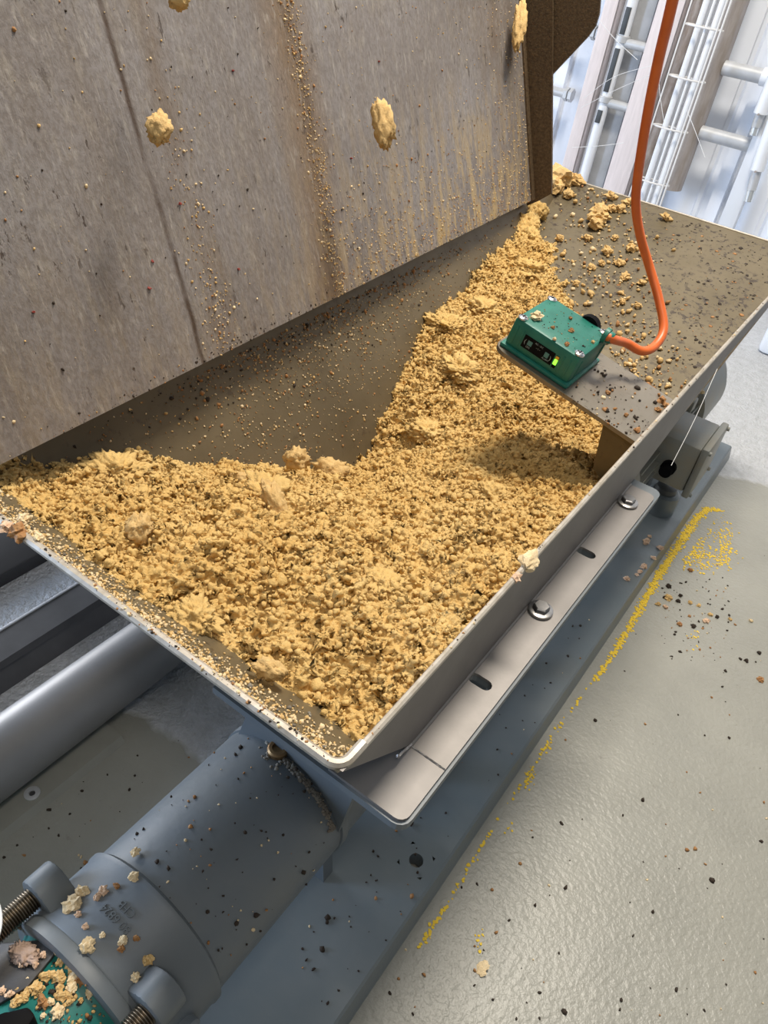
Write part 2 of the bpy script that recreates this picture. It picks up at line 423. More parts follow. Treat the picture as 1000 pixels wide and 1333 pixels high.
def crumb(p, r, material, label, group, name='crumb', flat=0.75):
    o = bpy.data.objects.new(name, lump_mesh(material, random.randrange(6))); COL.objects.link(o)
    o.location = p; o.rotation_euler = (random.uniform(-.4, .4), random.uniform(-.4, .4), random.uniform(0, 6.28))
    o.scale = (r * random.uniform(.85, 1.25), r * random.uniform(.8, 1.1), r * flat)
    if group:
        sz_ = 'big ' if r > .0105 else ('small ' if r < .006 and not label.startswith(('small', 'tiny')) else '')
        label = label.replace('crumb', sz_ + {'crumb': 'yellow', 'crumb_pale': 'pale', 'crumb_pink': 'pinkish', 'crumb_brown': 'brown', 'dirt': 'black', 'red': 'red'}[material] + ' crumb', 1).replace('small small', 'small').replace('brown small brown', 'small brown').replace('brown brown', 'brown').replace('pinkish small pinkish', 'small pinkish').replace('pinkish big pinkish', 'big pinkish').replace('pinkish pinkish', 'pinkish').replace('small brown brown', 'small brown')
    return tag(o, label, 'crumb', group)

# ================================================================== setting
fl = raw('floor', [(-6, -3, 0), (5, -3, 0), (5, 3.5, 0), (-6, 3.5, 0)], [(0, 1, 2, 3)], 'floor'); tag(fl, kind='structure')
WY = 3.42
xs, prof = [], []
x = -4.0
while x < 2.5:                                # trapezoid ribs of the cladding sheet
    for dx, dy in ((0, 0), (0.150, 0), (0.158, -0.012), (0.172, -0.012), (0.180, 0)): prof.append((x + dx, WY + dy))
    x += 0.21
    prof.append((x - 0.004, WY))
    prof.append((x - 0.001, WY - 0.030)); prof.append((x + 0.045, WY - 0.030)); x += 0.048
V = [(a, b, 0) for a, b in prof] + [(a, b, 4.2) for a, b in prof]; n = len(prof)
wl = raw('wall_back', V, [(i, i + 1, n + i + 1, n + i) for i in range(n - 1)], 'wall'); tag(wl, kind='structure')

# ================================================================== hopper
ZR, ZF = H - 0.513, H - 0.6125              # rim and bolting flange heights
XR, XL, YN, YF = -0.163, -0.78, 0.286, 2.03
KL, KN, KF = 0.75, 1.19, 0.259              # left and near walls: run per drop; far plate: drop per run
ZB = 0.28
def xl(z): return XL + KL * (ZR - z)
def yn(z): return YN + KN * (ZR - z)
def zf(y): return ZR - KF * (YF - y)
hopper = tag(empty('feed_hopper', (-0.40, 1.0, ZF)), 'long stainless steel hopper holding the crumbly yellow mass above the pump', 'hopper')
TH = 0.003
def plate(name, quad, nrm, material, parent=hopper, th=TH):
    q = [np.array(p, float) for p in quad]
    return prism(name, q, np.array(nrm, float) * th, material, parent)
yb = YF - (ZR - ZB) / KF
nl = np.array([-1, 0, -KL]); nl /= np.linalg.norm(nl)
plate('left_wall', [(XL, YN, ZR), (XL, YF, ZR), (xl(ZB), yb, ZB), (xl(ZB), yn(ZB), ZB)], nl, 'wall_left')
nn_ = np.array([0, -1, -KN]); nn_ /= np.linalg.norm(nn_)
plate('near_end_wall', [(XL, YN, ZR), (xl(ZB), yn(ZB), ZB), (XR - .07, yn(ZB), ZB), (XR, yn(ZF), ZF), (XR, YN, ZR)], nn_, 'wall_near')
nf_ = np.array([0, KF, -1]); nf_ /= np.linalg.norm(nf_)
plate('far_end_plate', [(XL, YF, ZR), (XR, YF, ZR), (XR - .07, yb, ZB), (xl(ZB), yb, ZB)], nf_, 'wall_far')
# right wall: upright lip on the flange, tapering to the far corner
prism('right_wall', [(XR, YN, ZR), (XR, yn(ZF), ZF), (XR, 0.985, ZF), (XR, 1.13, ZF + .02), (XR, 1.40, H - .556), (XR, YF, H - .535), (XR, YF, ZR)], (TH, 0, 0), 'steel', hopper)
plate('right_chute_plate', [(XR - .002, yn(ZF), ZF), (XR - .002, 0.985, ZF), (XR - .07, yb, ZB), (XR - .07, yn(ZB), ZB)], (0.7, 0, -0.7), 'wall_far', th=.0015)
plate('right_chute_plate', [(XR - .001, 0.985, ZF), (XR - .001, YF, H - .535), (XR - .07, yb, ZB)], (0.7, 0, -0.7), 'wall_far', th=.0015)
# rolled rim
def rim_bar(name, a, b, m_, w=0.0042):
    return tube(name, [np.array(a), (np.array(a) + np.array(b)) / 2, np.array(b)], w, m_, hopper, 8)
rc = 0.012
arc = [(XR - rc + rc * math.sin(t), YN + rc - rc * math.cos(t), ZR) for t in np.linspace(0, math.pi / 2, 7)]
tube('near_rim', [(XL, YN, ZR)] + arc + [(XR, YN + .03, ZR)], 0.0046, 'steel_rim', hopper, 8)
rim_bar('right_rim', (XR + .001, YN + .03, ZR), (XR + .001, YF, ZR), 'steel_rim', 0.0034)
rim_bar('far_rim', (XL, YF, ZR), (XR, YF, ZR), 'steel_rim', 0.0026)
# bolting flange with alternating bolts and slots
FX0, FX1, FY0, FY1 = XR - .002, -0.1205, 0.336, 0.977
SLOTS = [(-0.147, 0.515), (-0.147, 0.787)]; BOLTS = [(-0.1450, 0.651), (-0.1460, 0.929)]
def rounded(x0, x1, y0, y1, r=0.010, n=5):
    out = []
    out += [(x0, y0)]
    out += [(x1 - r + r * math.sin(t), y0 + r - r * math.cos(t)) for t in np.linspace(0, math.pi / 2, n)]
    out += [(x1 - r + r * math.cos(t), y1 - r + r * math.sin(t)) for t in np.linspace(0, math.pi / 2, n)]
    out += [(x0, y1)]
    return out
holes = [stadium(a, b, 0.0062, 0.0072) for a, b in SLOTS]
fo_ = rounded(FX0, FX1, FY0, FY1)
holed_plate('bolting_flange', [(XR - .04, FY0)] + fo_[1:] + [(FX0, yn(ZF) + .0005), (XR - .04, yn(ZF) + .0005)], holes, 0.0035, 'steel', hopper, ZF)
tube('bend_fillet', [(XR + .003, yn(ZF), ZF - .0005), (XR + .003, FY1, ZF - .0005)], 0.0028, 'steel', hopper, 8)
for a, b in BOLTS: hexbolt(hopper, (a, b, ZF + .0015), 0.0098, 0.0085, 0.0148)
bmw = bmesh.new()
def bead(a, b, n, r):
    for t in np.linspace(0, 1, n):
        p = np.array(a) + (np.array(b) - np.array(a)) * t
        bmesh.ops.create_icosphere(bmw, subdivisions=1, radius=r * random.uniform(.85, 1.1), matrix=Matrix.Translation(Vector(p)))
bead((XR + .002, 0.404, ZF), (FX1 - .001, 0.404, ZF), 26, 0.0013)
bead((XR + .003, 0.404, ZF + .001), (XR + .004, 0.380, ZF + .012), 12, 0.0026)
from_bm('weld_bead', bmw, 'weld', hopper, True)

# ================================================================== pump base
ZT = 0.040                                   # top of the base tray
base = tag(empty('pump_base', (-0.31, 1.0, 0)), 'long blue grey tray on the floor carrying the pump and motor', 'machine base')
prof = [(-0.1195, 0.0), (-0.1198, 0.004), (-0.1265, ZT - .003), (-0.130, ZT), (-0.47, ZT), (-0.476, ZT - .004), (-0.505, 0.0)]
holed = [(-0.163, 0.548)]
bm = bmesh.new()
ys = [-0.6, 2.09]
A = [bm.verts.new((a, ys[0], b)) for a, b in prof]; B = [bm.verts.new((a, ys[1], b)) for a, b in prof]
for i in range(len(prof) - 1):
    if i != 3: bm.faces.new((A[i], A[i + 1], B[i + 1], B[i]))
bm.faces.new(A[::-1]); bm.faces.new(B)
# top sheet with a drilled hole
hc = onz(542, 1120, ZT); hr = 0.0105
sx0, sx1, sy0, sy1 = hc[0] - .02, hc[0] + .006 + .0, hc[1] - .02, hc[1] + .02
sx1 = min(hc[0] + .02, prof[3][0] - .0002); hr = min(hr, sx1 - hc[0] - .0005) if sx1 - hc[0] > .006 else .006
def qd_(a, b, c, d): bm.faces.new([bm.verts.new((*p, ZT)) for p in (a, b, c, d)])
L_, R_ = prof[4][0], prof[3][0]
qd_((L_, ys[0]), (R_, ys[0]), (R_, sy0), (L_, sy0)); qd_((L_, sy1), (R_, sy1), (R_, ys[1]), (L_, ys[1]))
qd_((L_, sy0), (sx0, sy0), (sx0, sy1), (L_, sy1)); qd_((sx1, sy0), (R_, sy0), (R_, sy1), (sx1, sy1))
ring, sq = [], []
for k in range(20):
    t = 2 * math.pi * k / 20; c_, s_ = math.cos(t), math.sin(t); mm = max(abs(c_), abs(s_))
    ring.append(bm.verts.new((hc[0] + hr * c_, hc[1] + hr * s_, ZT)))
    a = c_ / mm; b = s_ / mm
    sq.append(bm.verts.new((hc[0] + (a * (sx1 - hc[0]) if a > 0 else a * (hc[0] - sx0)), hc[1] + b * .02, ZT)))
low = [bm.verts.new((v.co.x, v.co.y, ZT - .03)) for v in ring]
for i in range(20):
    bm.faces.new((ring[i], ring[(i + 1) % 20], sq[(i + 1) % 20], sq[i]))
    bm.faces.new((ring[i], ring[(i + 1) % 20], low[(i + 1) % 20], low[i]))
from_bm('tray', bm, 'base', base, False)

# ================================================================== pump
AX, AZ = -0.313, H - 0.876
pump = tag(empty('progressive_cavity_pump', (AX, 0.5, ZT)), 'blue grey pump with a fat round suction tube running out from under the hopper', 'pump')
Y1 = (0, 1, 0)
def pt(ang, r, y): a = math.radians(ang); return np.array([AX + r * math.sin(a), y, AZ + r * math.cos(a)])
lathe('suction_tube', [(0.200, .0935), (0.415, .0935), (0.418, .0915), (0.52, .0915)], (AX, 0, AZ), Y1, 'hammer', pump, seg=96)
lathe('cast_sleeve', [(0.136, .095), (0.139, .097), (0.206, .0968), (0.2095, .0985), (0.2145, .0985), (0.2185, .0932)], (AX, 0, AZ), Y1, 'hammer', pump, seg=96)
lathe('end_collar', [(0.122, .094), (0.124, .0985), (0.1335, .0985), (0.137, .0965)], (AX, 0, AZ), Y1, 'hammer', pump, seg=96)
# trough body below the flange
def ring_pts(y, r, o):
    pts = [(-0.166 - o * .4, y, ZF - .012), (-0.214 - o, y, AZ + .02)]
    for a in np.linspace(95, 265, 15): pts.append(tuple(pt(a, r, y)))
    pts += [(-0.42 + o, y, AZ + .03), (-0.55 + o, y, H - .828)]
    return pts
oo, ii_ = ring_pts(0.56, .1, 0), ring_pts(0.56, .095, .005)
bm = bmesh.new()
for k in range(len(oo) - 1):
    bm_prism([oo[k], oo[k + 1], ii_[k + 1], ii_[k]], (0, 0.46, 0), bm)
bm_prism(oo[1:-1], (0, .006, 0), bm)
from_bm('trough_body', bm, 'hammer', pump, False)
lathe('trough_end_ring', [(.416, .092), (.417, .0955), (.428, .0955), (.43, .092)], (AX, 0, AZ), Y1, 'hammer', pump, seg=64)
prism('trough_neck', [(-.195, .411, ZF - .012), (-.222, .411, AZ + .02), (-.39, .411, AZ + .03), (-.336, .411, ZF - .012)], (0, .008, 0), 'hammer', pump)
fo = [(-0.345, 0.350)] + [(-.345, .334)] + rounded(-0.345, -0.1175, 0.333, 1.0, 0.013)[1:-1] + [(-0.166, 1.0), (-.166, .406), (-.345, .406)]
holed_plate('trough_flange', fo, [stadium(a, b, 0.0068, 0.0078) for a, b in SLOTS], 0.009, 'hammer', pump, ZF - .0036)
prism('side_web', [(-0.145, 0.66, ZF - .0126), (-0.23, 0.66, ZT), (-0.30, 0.66, ZT), (-0.213, 0.66, AZ + .02), (-.1655, 0.66, ZF - .0126)], (0, 0.012, 0), 'hammer', pump)
prism('side_web', [(-0.145, 0.93, ZF - .0126), (-0.23, 0.93, ZT), (-0.30, 0.93, ZT), (-0.213, 0.93, AZ + .02), (-.1655, 0.93, ZF - .0126)], (0, 0.012, 0), 'hammer', pump)
box('foot', (-0.42, 0.60, ZT - .001), (-0.225, 0.98, ZT + .012), 'hammer', pump, 0.003)
prism('saddle', [(-0.38, 0.44, ZT), (-0.246, 0.44, ZT), (-0.26, 0.44, AZ - .07), (-0.366, 0.44, AZ - .07)], (0, 0.02, 0), 'hammer', pump)
# clamping lugs, tie rods
def lug(ang, w=0.021):
    bm = bmesh.new(); pts = []
    fr = frame((AX, 0, AZ), (math.cos(math.radians(ang)), 0, -math.sin(math.radians(ang))), (0, 1, 0), (math.sin(math.radians(ang)), 0, math.cos(math.radians(ang))))
    for a in np.linspace(0, math.pi, 9): pts.append(fr(-w * math.cos(a), 0.142, 0.111 + 0.020 * math.sin(a)))
    pts += [fr(w, 0.142, 0.085), fr(-w, 0.142, 0.085)]
    bm = bm_prism(pts, (0, 0.030, 0), None, 0.0035)
    return from_bm('lug', bm, 'hammer', pump, True)
def rod(ang, r=0.112, rad=0.0118, y0=-0.34, y1=0.16):
    prof = []; y = y0
    while y < y1 - .004: prof += [(y, rad * .86), (y + .0010, rad), (y + .0015, rad)]; y += .0025
    c = pt(ang, r, 0)
    return lathe('tie_rod', prof, c, Y1, 'thread', pump, seg=16)
for a in (-47, 45, 135, -135): lug(a); rod(a)
lathe('stator', [(-0.40, .083), (0.118, .083), (0.124, .086)], (AX, 0, AZ), Y1, 'teal', pump, seg=80)
lathe('side_boss', [(0, .016), (.012, .016), (.015, .012)], pt(84, .092, .165), pt(84, 1, 0) - pt(84, 0, 0), 'hammer', pump, seg=24)
# plug with a crusty seat
pp = pt(-3, .0925, .409)
lathe('drain_plug', [(0, .0125), (.006, .0125), (.008, .0105), (.0082, .007), (.005, .006)], pp, pt(-3, 1, 0) - pt(-3, 0, 0), 'plug', pump, seg=20)
P_ = [pt(-3 + rng.normal() * 6.5, .0935, .409 + rng.normal() * .011) for i in range(60)] + [pt(rng.uniform(2, 70), .0935, 0.404 + rng.normal() * .0022) for i in range(240)]
V, Fc = scatter(np.array(P_), rng.uniform(.0012, .0030, len(P_)))
o = raw('dust_crust', V, Fc, 'scale', pump); o['kind'] = 'stuff'
# cast lettering on the sleeve
def text_mesh(name, body, size, fr, ext, material, parent):
    cu = bpy.data.curves.new('lettering', 'FONT'); cu.body = body; cu.size = size; cu.extrude = ext; cu.align_x = 'CENTER'; cu.align_y = 'CENTER'; cu.resolution_u = 3
    t = bpy.data.objects.new('lettering_source', cu); COL.objects.link(t)
    dg = bpy.context.evaluated_depsgraph_get(); me = bpy.data.meshes.new_from_object(t.evaluated_get(dg))
    V = [fr(*v.co) for v in me.vertices]; Fc = [tuple(p.vertices) for p in me.polygons]
    bpy.data.objects.remove(t); bpy.data.meshes.remove(me)
    return raw(name, V, Fc, material, parent)
def on_tube(ac, yc, r):
    return lambda a, b, c: pt(ac - math.degrees(a / r), r + c, yc - b)
text_mesh('cast_lettering', '80 6824', 0.0115, on_tube(1, .1735, .0969), 0.0015, 'hammer', pump)
text_mesh('cast_lettering', 'CFB', 0.0115, on_tube(2, .1855, .0969), 0.0015, 'hammer', pump)

# ================================================================== electric motor
MR = 0.108
motor = tag(empty('electric_motor', (AX, 1.6, ZT)), 'grey finned electric motor with round fan cowl and square terminal box', 'motor')
lathe('gearbox', [(1.02, .08), (1.04, .095), (1.28, .095), (1.30, .085), (1.36, .085)], (AX, 0, AZ), Y1, 'motor_dark', motor, seg=40)
lathe('stator_body', [(1.36, .080), (1.80, .080)], (AX, 0, AZ), Y1, 'motor', motor, seg=40)
lathe('end_shield', [(1.33, .09), (1.335, MR), (1.375, MR), (1.385, .085)], (AX, 0, AZ), Y1, 'motor', motor, seg=40)
lathe('fan_cowl', [(1.78, .106), (1.782, .118), (1.97, .118), (2.01, .108), (2.025, .085), (2.026, .02)], (AX, 0, AZ), Y1, 'motor', motor, seg=48)
for k in range(26):
    a = 360 / 26 * k
    f_ = frame((AX, 0, AZ), (math.cos(math.radians(a)), 0, -math.sin(math.radians(a))), (0, 1, 0), (math.sin(math.radians(a)), 0, math.cos(math.radians(a))))
    box('cooling_fin', (-.0018, 1.385, .078), (.0018, 1.78, .107), 'motor', motor, 0.0, f_)
tbx = box('terminal_box', (-0.245, 1.50, H - .905), (-0.139, 1.64, H - .795), 'motor', motor, 0.006)
lid = box('lid', (-0.139, 1.494, H - .912), (-0.124, 1.646, H - .788), 'motor', tbx, 0.004)
for b_ in (1.502, 1.638):
    for c_ in (-.797, -.903): lathe('lid_screw', [(0, .005), (.006, .0045)], (-.125, b_, H + c_), (1, 0, 0), 'motor', lid, seg=10)
lathe('cable_entry', [(0, .016), (.012, .016), (.012, .013), (.03, .013)], (-0.185, 1.50, H - .86), (0, -1, 0), 'black', tbx, seg=16)
box('lifting_boss', (-.232, 1.70, H - .83), (-.215, 1.735, H - .80), 'motor', motor, 0.004)
box('motor_foot', (-0.40, 1.40, ZT - .001), (-0.235, 1.46, AZ - .06), 'motor_dark', motor, 0.004)
box('motor_foot', (-0.40, 1.66, ZT - .001), (-0.235, 1.72, AZ - .06), 'motor_dark', motor, 0.004)

# pedestal foot between flange and motor
ped = tag(empty('round_pedestal', (-0.17, 1.36, ZT)), 'short blue grey round foot with dark cap on base tray beside motor', 'pedestal')
pc = onz(866, 640, ZT + .05)
lathe('foot_ring', [(0, .038), (.05, .036), (.055, .03)], (pc[0], pc[1], ZT - .001), (0, 0, 1), 'base', ped, seg=28)
lathe('dark_cap', [(0, .026), (.014, .024), (.02, .016)], (pc[0], pc[1], ZT + .052), (0, 0, 1), 'motor_dark', ped, seg=24)

# ================================================================== bracket and level sensor
a_ = math.radians(11.6)
E1 = np.array([-math.cos(a_), 0, math.sin(a_)]); E3 = np.array([math.sin(a_), 0, math.cos(a_)])
BF = frame((XR, 0.925, H - 0.518), E1, (0, 1, 0), E3)     # along bracket, along y, up
bracket = tag(empty('sensor_bracket', BF(0.02, .08, 0)), 'flat stainless bracket reaching in from the right hopper wall under the green sensor', 'bracket')
pts = []
L, Wd, r_ = 0.240, 0.157, 0.022
for cx, cy, a0 in ((L - r_, r_, -90), (L - r_, Wd - r_, 0)):
    for t in np.linspace(0, 90, 6): a = math.radians(a0 + t); pts.append(BF(cx + r_ * math.cos(a), cy + r_ * math.sin(a), 0))
pts += [BF(0, Wd, 0), BF(0, 0, 0)]
prism('top_plate', pts, -E3 * 0.006, 'bracket', bracket)
prism('front_gusset', [BF(0, .004, -.006), BF(.052, .004, -.006), BF(.030, .004, -.075), BF(0.0, .004, -.085)], (0, .004, 0), 'wall_left', bracket)
prism('rear_gusset', [BF(0, Wd - .008, -.006), BF(.052, Wd - .008, -.006), BF(.030, Wd - .008, -.075), BF(0, Wd - .008, -.085)], (0, .004, 0), 'wall_left', bracket)

S0, S1, T0, T1 = 0.124, 0.231, 0.012, 0.123
sensor = tag(empty('level_sensor', BF((S0 + S1) / 2, (T0 + T1) / 2, 0)), 'dark green box sensor with four cross screws and lit display on the bracket', 'sensor')
box('foot_plate', (S0 - .004, T0 - .003, 0.0), (S1 + .004, T1 + .003, 0.007), 'sensor', sensor, 0.003, BF)
hs = box('housing', (S0, T0, 0.006), (S1, T1, 0.050), 'sensor', sensor, 0.0055, BF)
for s_ in (S0 + .009, S1 - .021):
    box('panel_rib', (s_, T0 - .0010, .012), (s_ + .0022, T0 + .001, .040), 'sensor', hs, 0.0004, BF)
    box('panel_rib', (s_ + .010, T0 - .0010, .012), (s_ + .0122, T0 + .001, .040), 'sensor', hs, 0.0004, BF)
box('panel_rib', (S0 - .001, T0 + .015, .012), (S0 + .001, T0 + .0172, .040), 'sensor', hs, 0.0004, BF)
box('panel_rib', (S0 - .001, T1 - .018, .012), (S0 + .001, T1 - .0158, .040), 'sensor', hs, 0.0004, BF)
for s_, t_ in ((.131, .021), (.134, .113), (.223, .019), (.224, .113)):
    b = lathe('screw', [(0, .0075), (.0018, .0072), (.0032, .005), (.0036, .002)], BF(s_, t_, .0495), E3, 'screw', sensor, seg=20)
    box('screw_slot', (s_ - .0045, t_ - .0008, .0525), (s_ + .0045, t_ + .0008, .0532), 'black', b, 0, BF)
    box('screw_slot', (s_ - .0008, t_ - .0045, .0525), (s_ + .0008, t_ + .0045, .0532), 'black', b, 0, BF)
# display: frame with x along the text (-E1), y up
DF = frame(BF(.183, T0 - .0003, .0265), -E1, E3, (0, -1, 0))
disp = box('display_window', (-.024, -.0095, -.001), (.026, .0095, .0005), 'black', sensor, 0.0, DF)
box('display_symbol', (-.0165, -.0025, .0004), (-.0095, .0045, .0008), 'print_teal', disp, 0, DF)
box('display_symbol', (.0120, -.0035, .0004), (.0185, .0040, .0008), 'print_teal', disp, 0, DF)
def TF(x, y): return lambda a, b, c: DF(x + a, y + b, .0007 + c)
text_mesh('display_print', 'ON', .0040, TF(-.0135, -.0055), 0.0001, 'print', disp)
text_mesh('display_print', 'ALARM', .0034, TF(.0160, -.0062), 0.0001, 'print', disp)
text_mesh('display_print', 'AC - DC', .0036, TF(.0005, .0062), 0.0001, 'print', disp)
text_mesh('display_print', '(', .0090, TF(-.0205, .0005), 0.0001, 'print', disp)
text_mesh('display_print', ')', .0090, TF(.0220, -.0010), 0.0001, 'print', disp)
text_mesh('display_print', '-- | --', .0034, TF(.0012, .0010), 0.0001, 'print', disp)
sw = box('led_window', (.0278, -.0105, -.001), (.0335, .0085, .0006), 'black', sensor, 0.0008, DF)
box('green_led', (.0280, -.0050, .0002), (.0333, .0036, .0022), 'green_led', sw, 0.0010, DF)
box('yellow_led', (.0280, .0040, .0002), (.0333, .0084, .0022), 'yellow_led', sw, 0.0010, DF)
gl0 = hit(790, 437, BF(S0, 0, 0), E1) + E1 * .004
lathe('cable_gland', [(0, .011), (.006, .011), (.007, .0085), (.012, .0085), (.014, .007)], gl0, -E1, 'sensor', sensor, seg=16)
lathe('rear_cap', [(-.004, .017), (.008, .017), (.011, .013)], BF(.160, T1 - .002, .040), (0, 1, 0), 'black', sensor, seg=24)

# orange cable from the gland, looping up out of the frame
cp = [gl0, gl0 - E1 * .012, ony(816, 447, 1.055), ony(836, 457, 1.07), ony(853, 450, 1.10), ony(864, 428, 1.13), ony(858, 390, 1.15), ony(845, 345, 1.16),
      ony(834, 308, 1.15), ony(828, 268, 1.14), ony(831, 225, 1.12), ony(843, 150, 1.08), ony(857, 80, 1.05), ony(869, 30, 1.02), ony(880, -20, 1.0), ony(895, -110, .96)]
tag(tube('sensor_cable', spline(cp, 8), 0.0066, 'orange', None, 12), 'orange cable looping from the green sensor up over the hopper', 'cable')

# ================================================================== chute
g = math.radians(19.9)
SA = C0 + (ray(0, 605) * (0.53 / -ray(0, 605)[2])); SB = onz(694, 260, ZR)
dirE = (SB - SA) / np.linalg.norm(SB - SA); UPd = np.array([-math.sin(g), 0, math.cos(g)])
SN = np.cross(dirE, UPd); SN /= np.linalg.norm(SN)
if SN[0] < 0: SN = -SN
def sl(s, t, h=0.0): return SB - dirE * s + UPd * t + SN * h      # s back from the far end, t up the sheet
def sl_hit(px, py):
    p = hit(px, py, SB, SN) - SB
    t = (p[2] - (p @ dirE) * dirE[2]) / (UPd[2]); q = p - UPd * t
    # solve p = -dirE s + UPd t
    A2 = np.array([[-dirE @ -dirE, -dirE @ UPd], [UPd @ -dirE, UPd @ UPd]]); A2[0, 0] = 1.0
    bb = np.array([-dirE @ p, UPd @ p]); return np.linalg.solve(A2, bb)
SLEN = 1.44
chute = tag(empty('feed_chute', sl(SLEN / 2, 0)), 'tall dusty steel chute sheet leaning over the left side of the hopper', 'chute')
_a, _b = sl_hit(140, 40), sl_hit(245, 400); DK_B = (_a[0] - _b[0]) / (_a[1] - _b[1]); DK_A = _b[0] - DK_B * _b[1]
S_DARK = [sl_hit(140, 40)[0], sl_hit(185, 190)[0], sl_hit(245, 400)[0]]
S_BR = sl_hit(405, 200)[0]; S_MID = sl_hit(262, 320)[0]
def chute_mat():
    m = bpy.data.materials.new('dusty_chute_steel'); m.use_nodes = True; k = NT(m)
    uv = k.n('UVMap').outputs[0]
    sep = k.n('SeparateXYZ'); k.l(uv, sep.inputs[0]); s, t = sep.outputs[0], sep.outputs[1]
    st = k.scale(uv, (1, 0.22, 1))
    fine = k.scale(uv, (1, 0.35, 1))
    base = k.mix(k.rng(k.noise(uv, 3.2, 4), .3, .7), (0.215, 0.188, 0.172), (0.315, 0.292, 0.285))
    base = k.mix(k.math('MULTIPLY', k.rng(k.noise(st, 26, 5), .46, .66), .45), base, (0.20, 0.162, 0.13))
    base = k.mix(k.math('MULTIPLY', k.rng(k.noise(fine, 60, 4), .52, .70), .45), base, (0.38, 0.335, 0.27))
    wob = k.math('MULTIPLY', k.math('SUBTRACT', k.noise(k.scale(uv, (1, 2.2, 1)), 3.0, 3), .5), .05)
    def band(c, w, soft):
        d = k.math('ABSOLUTE', k.math('SUBTRACT', k.math('ADD', s, wob), c))
        return k.rng(d, w, w + soft, 1.0, 0.0)
    brk = k.rng(k.noise(k.scale(uv, (1, .4, 1)), 24, 4), .38, .58)
    base = k.mix(k.math('MULTIPLY', band(S_BR + .006, .010, .06), .75), base, (0.22, 0.135, 0.06))
    base = k.mix(k.math('MULTIPLY', band(S_BR - .008, .002, .02), k.math('MULTIPLY', brk, .7)), base, (0.10, 0.058, 0.028))
    gr = k.rng(k.noise(k.scale(uv, (1, .5, 1)), 190, 3, .7), .40, .62)
    base = k.mix(k.math('MULTIPLY', gr, .42), base, (0.13, 0.102, 0.078))
    gr2 = k.rng(k.noise(k.scale(uv, (1, .25, 1)), 120, 3, .7), .55, .70)
    base = k.mix(k.math('MULTIPLY', gr2, .45), base, (0.46, 0.42, 0.37))
    smear = k.math('MULTIPLY', k.rng(k.noise(k.scale(uv, (1, .22, 1)), 42, 5, .65), .47, .58), k.math('MULTIPLY', k.rng(t, 0.0, .30, 1.0, 0.0), k.rng(s, .35, .95, 1.0, .12)))
    base = k.mix(k.math('MULTIPLY', smear, .9), base, (0.50, 0.36, 0.16))
    dkd = k.math('ABSOLUTE', k.math('SUBTRACT', k.math('ADD', s, k.math('MULTIPLY', wob, .35)), k.math('MULTIPLY_ADD', t, DK_B, DK_A)))
    base = k.mix(k.math('MULTIPLY', k.rng(dkd, .0015, .006, 1.0, 0.0), k.math('MULTIPLY_ADD', brk, .6, .3)), base, (0.07, 0.042, 0.025))
    base = k.mix(k.math('MULTIPLY', band(S_MID, .004, .03), k.math('MULTIPLY', brk, .45)), base, (0.17, 0.11, 0.055))
    base = k.mix(k.math('MULTIPLY', band(0.13, .01, .10), k.math('MULTIPLY', brk, .35)), base, (0.16, 0.10, 0.05))
    sp = k.math('MULTIPLY', k.rng(k.noise(fine, 62, 4, .7), .615, .66), k.rng(k.noise(uv, 7, 3), .38, .62))
    base = k.mix(k.math('MULTIPLY', sp, .85), base, (0.05, 0.032, 0.02))
    k.l(base, k.b.inputs['Base Color'])
    k.b.inputs['Metallic'].default_value = 0.25
    k.l(k.math('MULTIPLY_ADD', k.noise(st, 20, 4), .2, .36), k.b.inputs['Roughness'])
    k.bump(k.math('ADD', sp, k.math('MULTIPLY', k.math('ADD', gr, gr2), .4)), .4, .0014)
    return m
M['chute'] = chute_mat()
off = np.array(chute.location)
q = [sl(0, 0), sl(SLEN, 0), sl(SLEN, 1.5), sl(0, 1.5)]; qb = [p - SN * .004 for p in q]
me = bpy.data.meshes.new('sheet')
me.from_pydata([tuple(p - off) for p in q + qb], [], [(0, 1, 2, 3), (7, 6, 5, 4), (0, 4, 5, 1), (1, 5, 6, 2), (2, 6, 7, 3), (3, 7, 4, 0)])
uvl = me.uv_layers.new(name='UVMap'); st_ = [(0, 0), (SLEN, 0), (SLEN, 1.5), (0, 1.5)] * 2
for lp in me.loops: uvl.data[lp.index].uv = st_[lp.vertex_index]
me.materials.append(M['chute']); o = bpy.data.objects.new('sheet', me); COL.objects.link(o); o.parent = chute
# far side plate and its gusset, standing off the sheet
SP = SB + np.array([0.0, 0.004, 0.0])
def spl(px, py): return hit(px, py, SP, (0, 1, 0))
prism('side_plate', [spl(686, 268), spl(700, 262), spl(718, 252), spl(719, 95), spl(720, -60), spl(660, -60), spl(676, 120)], (0, .006, 0), 'chute_side', chute)
SP = SP + np.array([0, .007, 0])
prism('gusset', [spl(712, -80), spl(712, 103), spl(720, 96), spl(765, 48), spl(775, 34), spl(780, 18), spl(788, -80)], (0, .006, 0), 'chute_side', chute)
prism('edge_strip', [sl(-.004, .0, .0), sl(.012, .0, .0), sl(.012, 1.5, .0), sl(-.004, 1.5, .0)], SN * .004, 'chute_side', chute)
bx_ = onz(20, 738, .03)
def sheet_z(x, y): return SB[2] - (SN[0] * (x - SB[0]) + SN[1] * (y - SB[1])) / SN[2]
box('foot_beam', (bx_[0] - .22, -0.2, 0.0), (bx_[0] - .0, 1.3, 0.03), 'dark_beam', chute, 0.004)
box('support_leg', (bx_[0] - .16, 1.15, 0.025), (bx_[0] - .08, 1.23, sheet_z(bx_[0] - .08, 1.19) + .012), 'dark_beam', chute, 0.004)

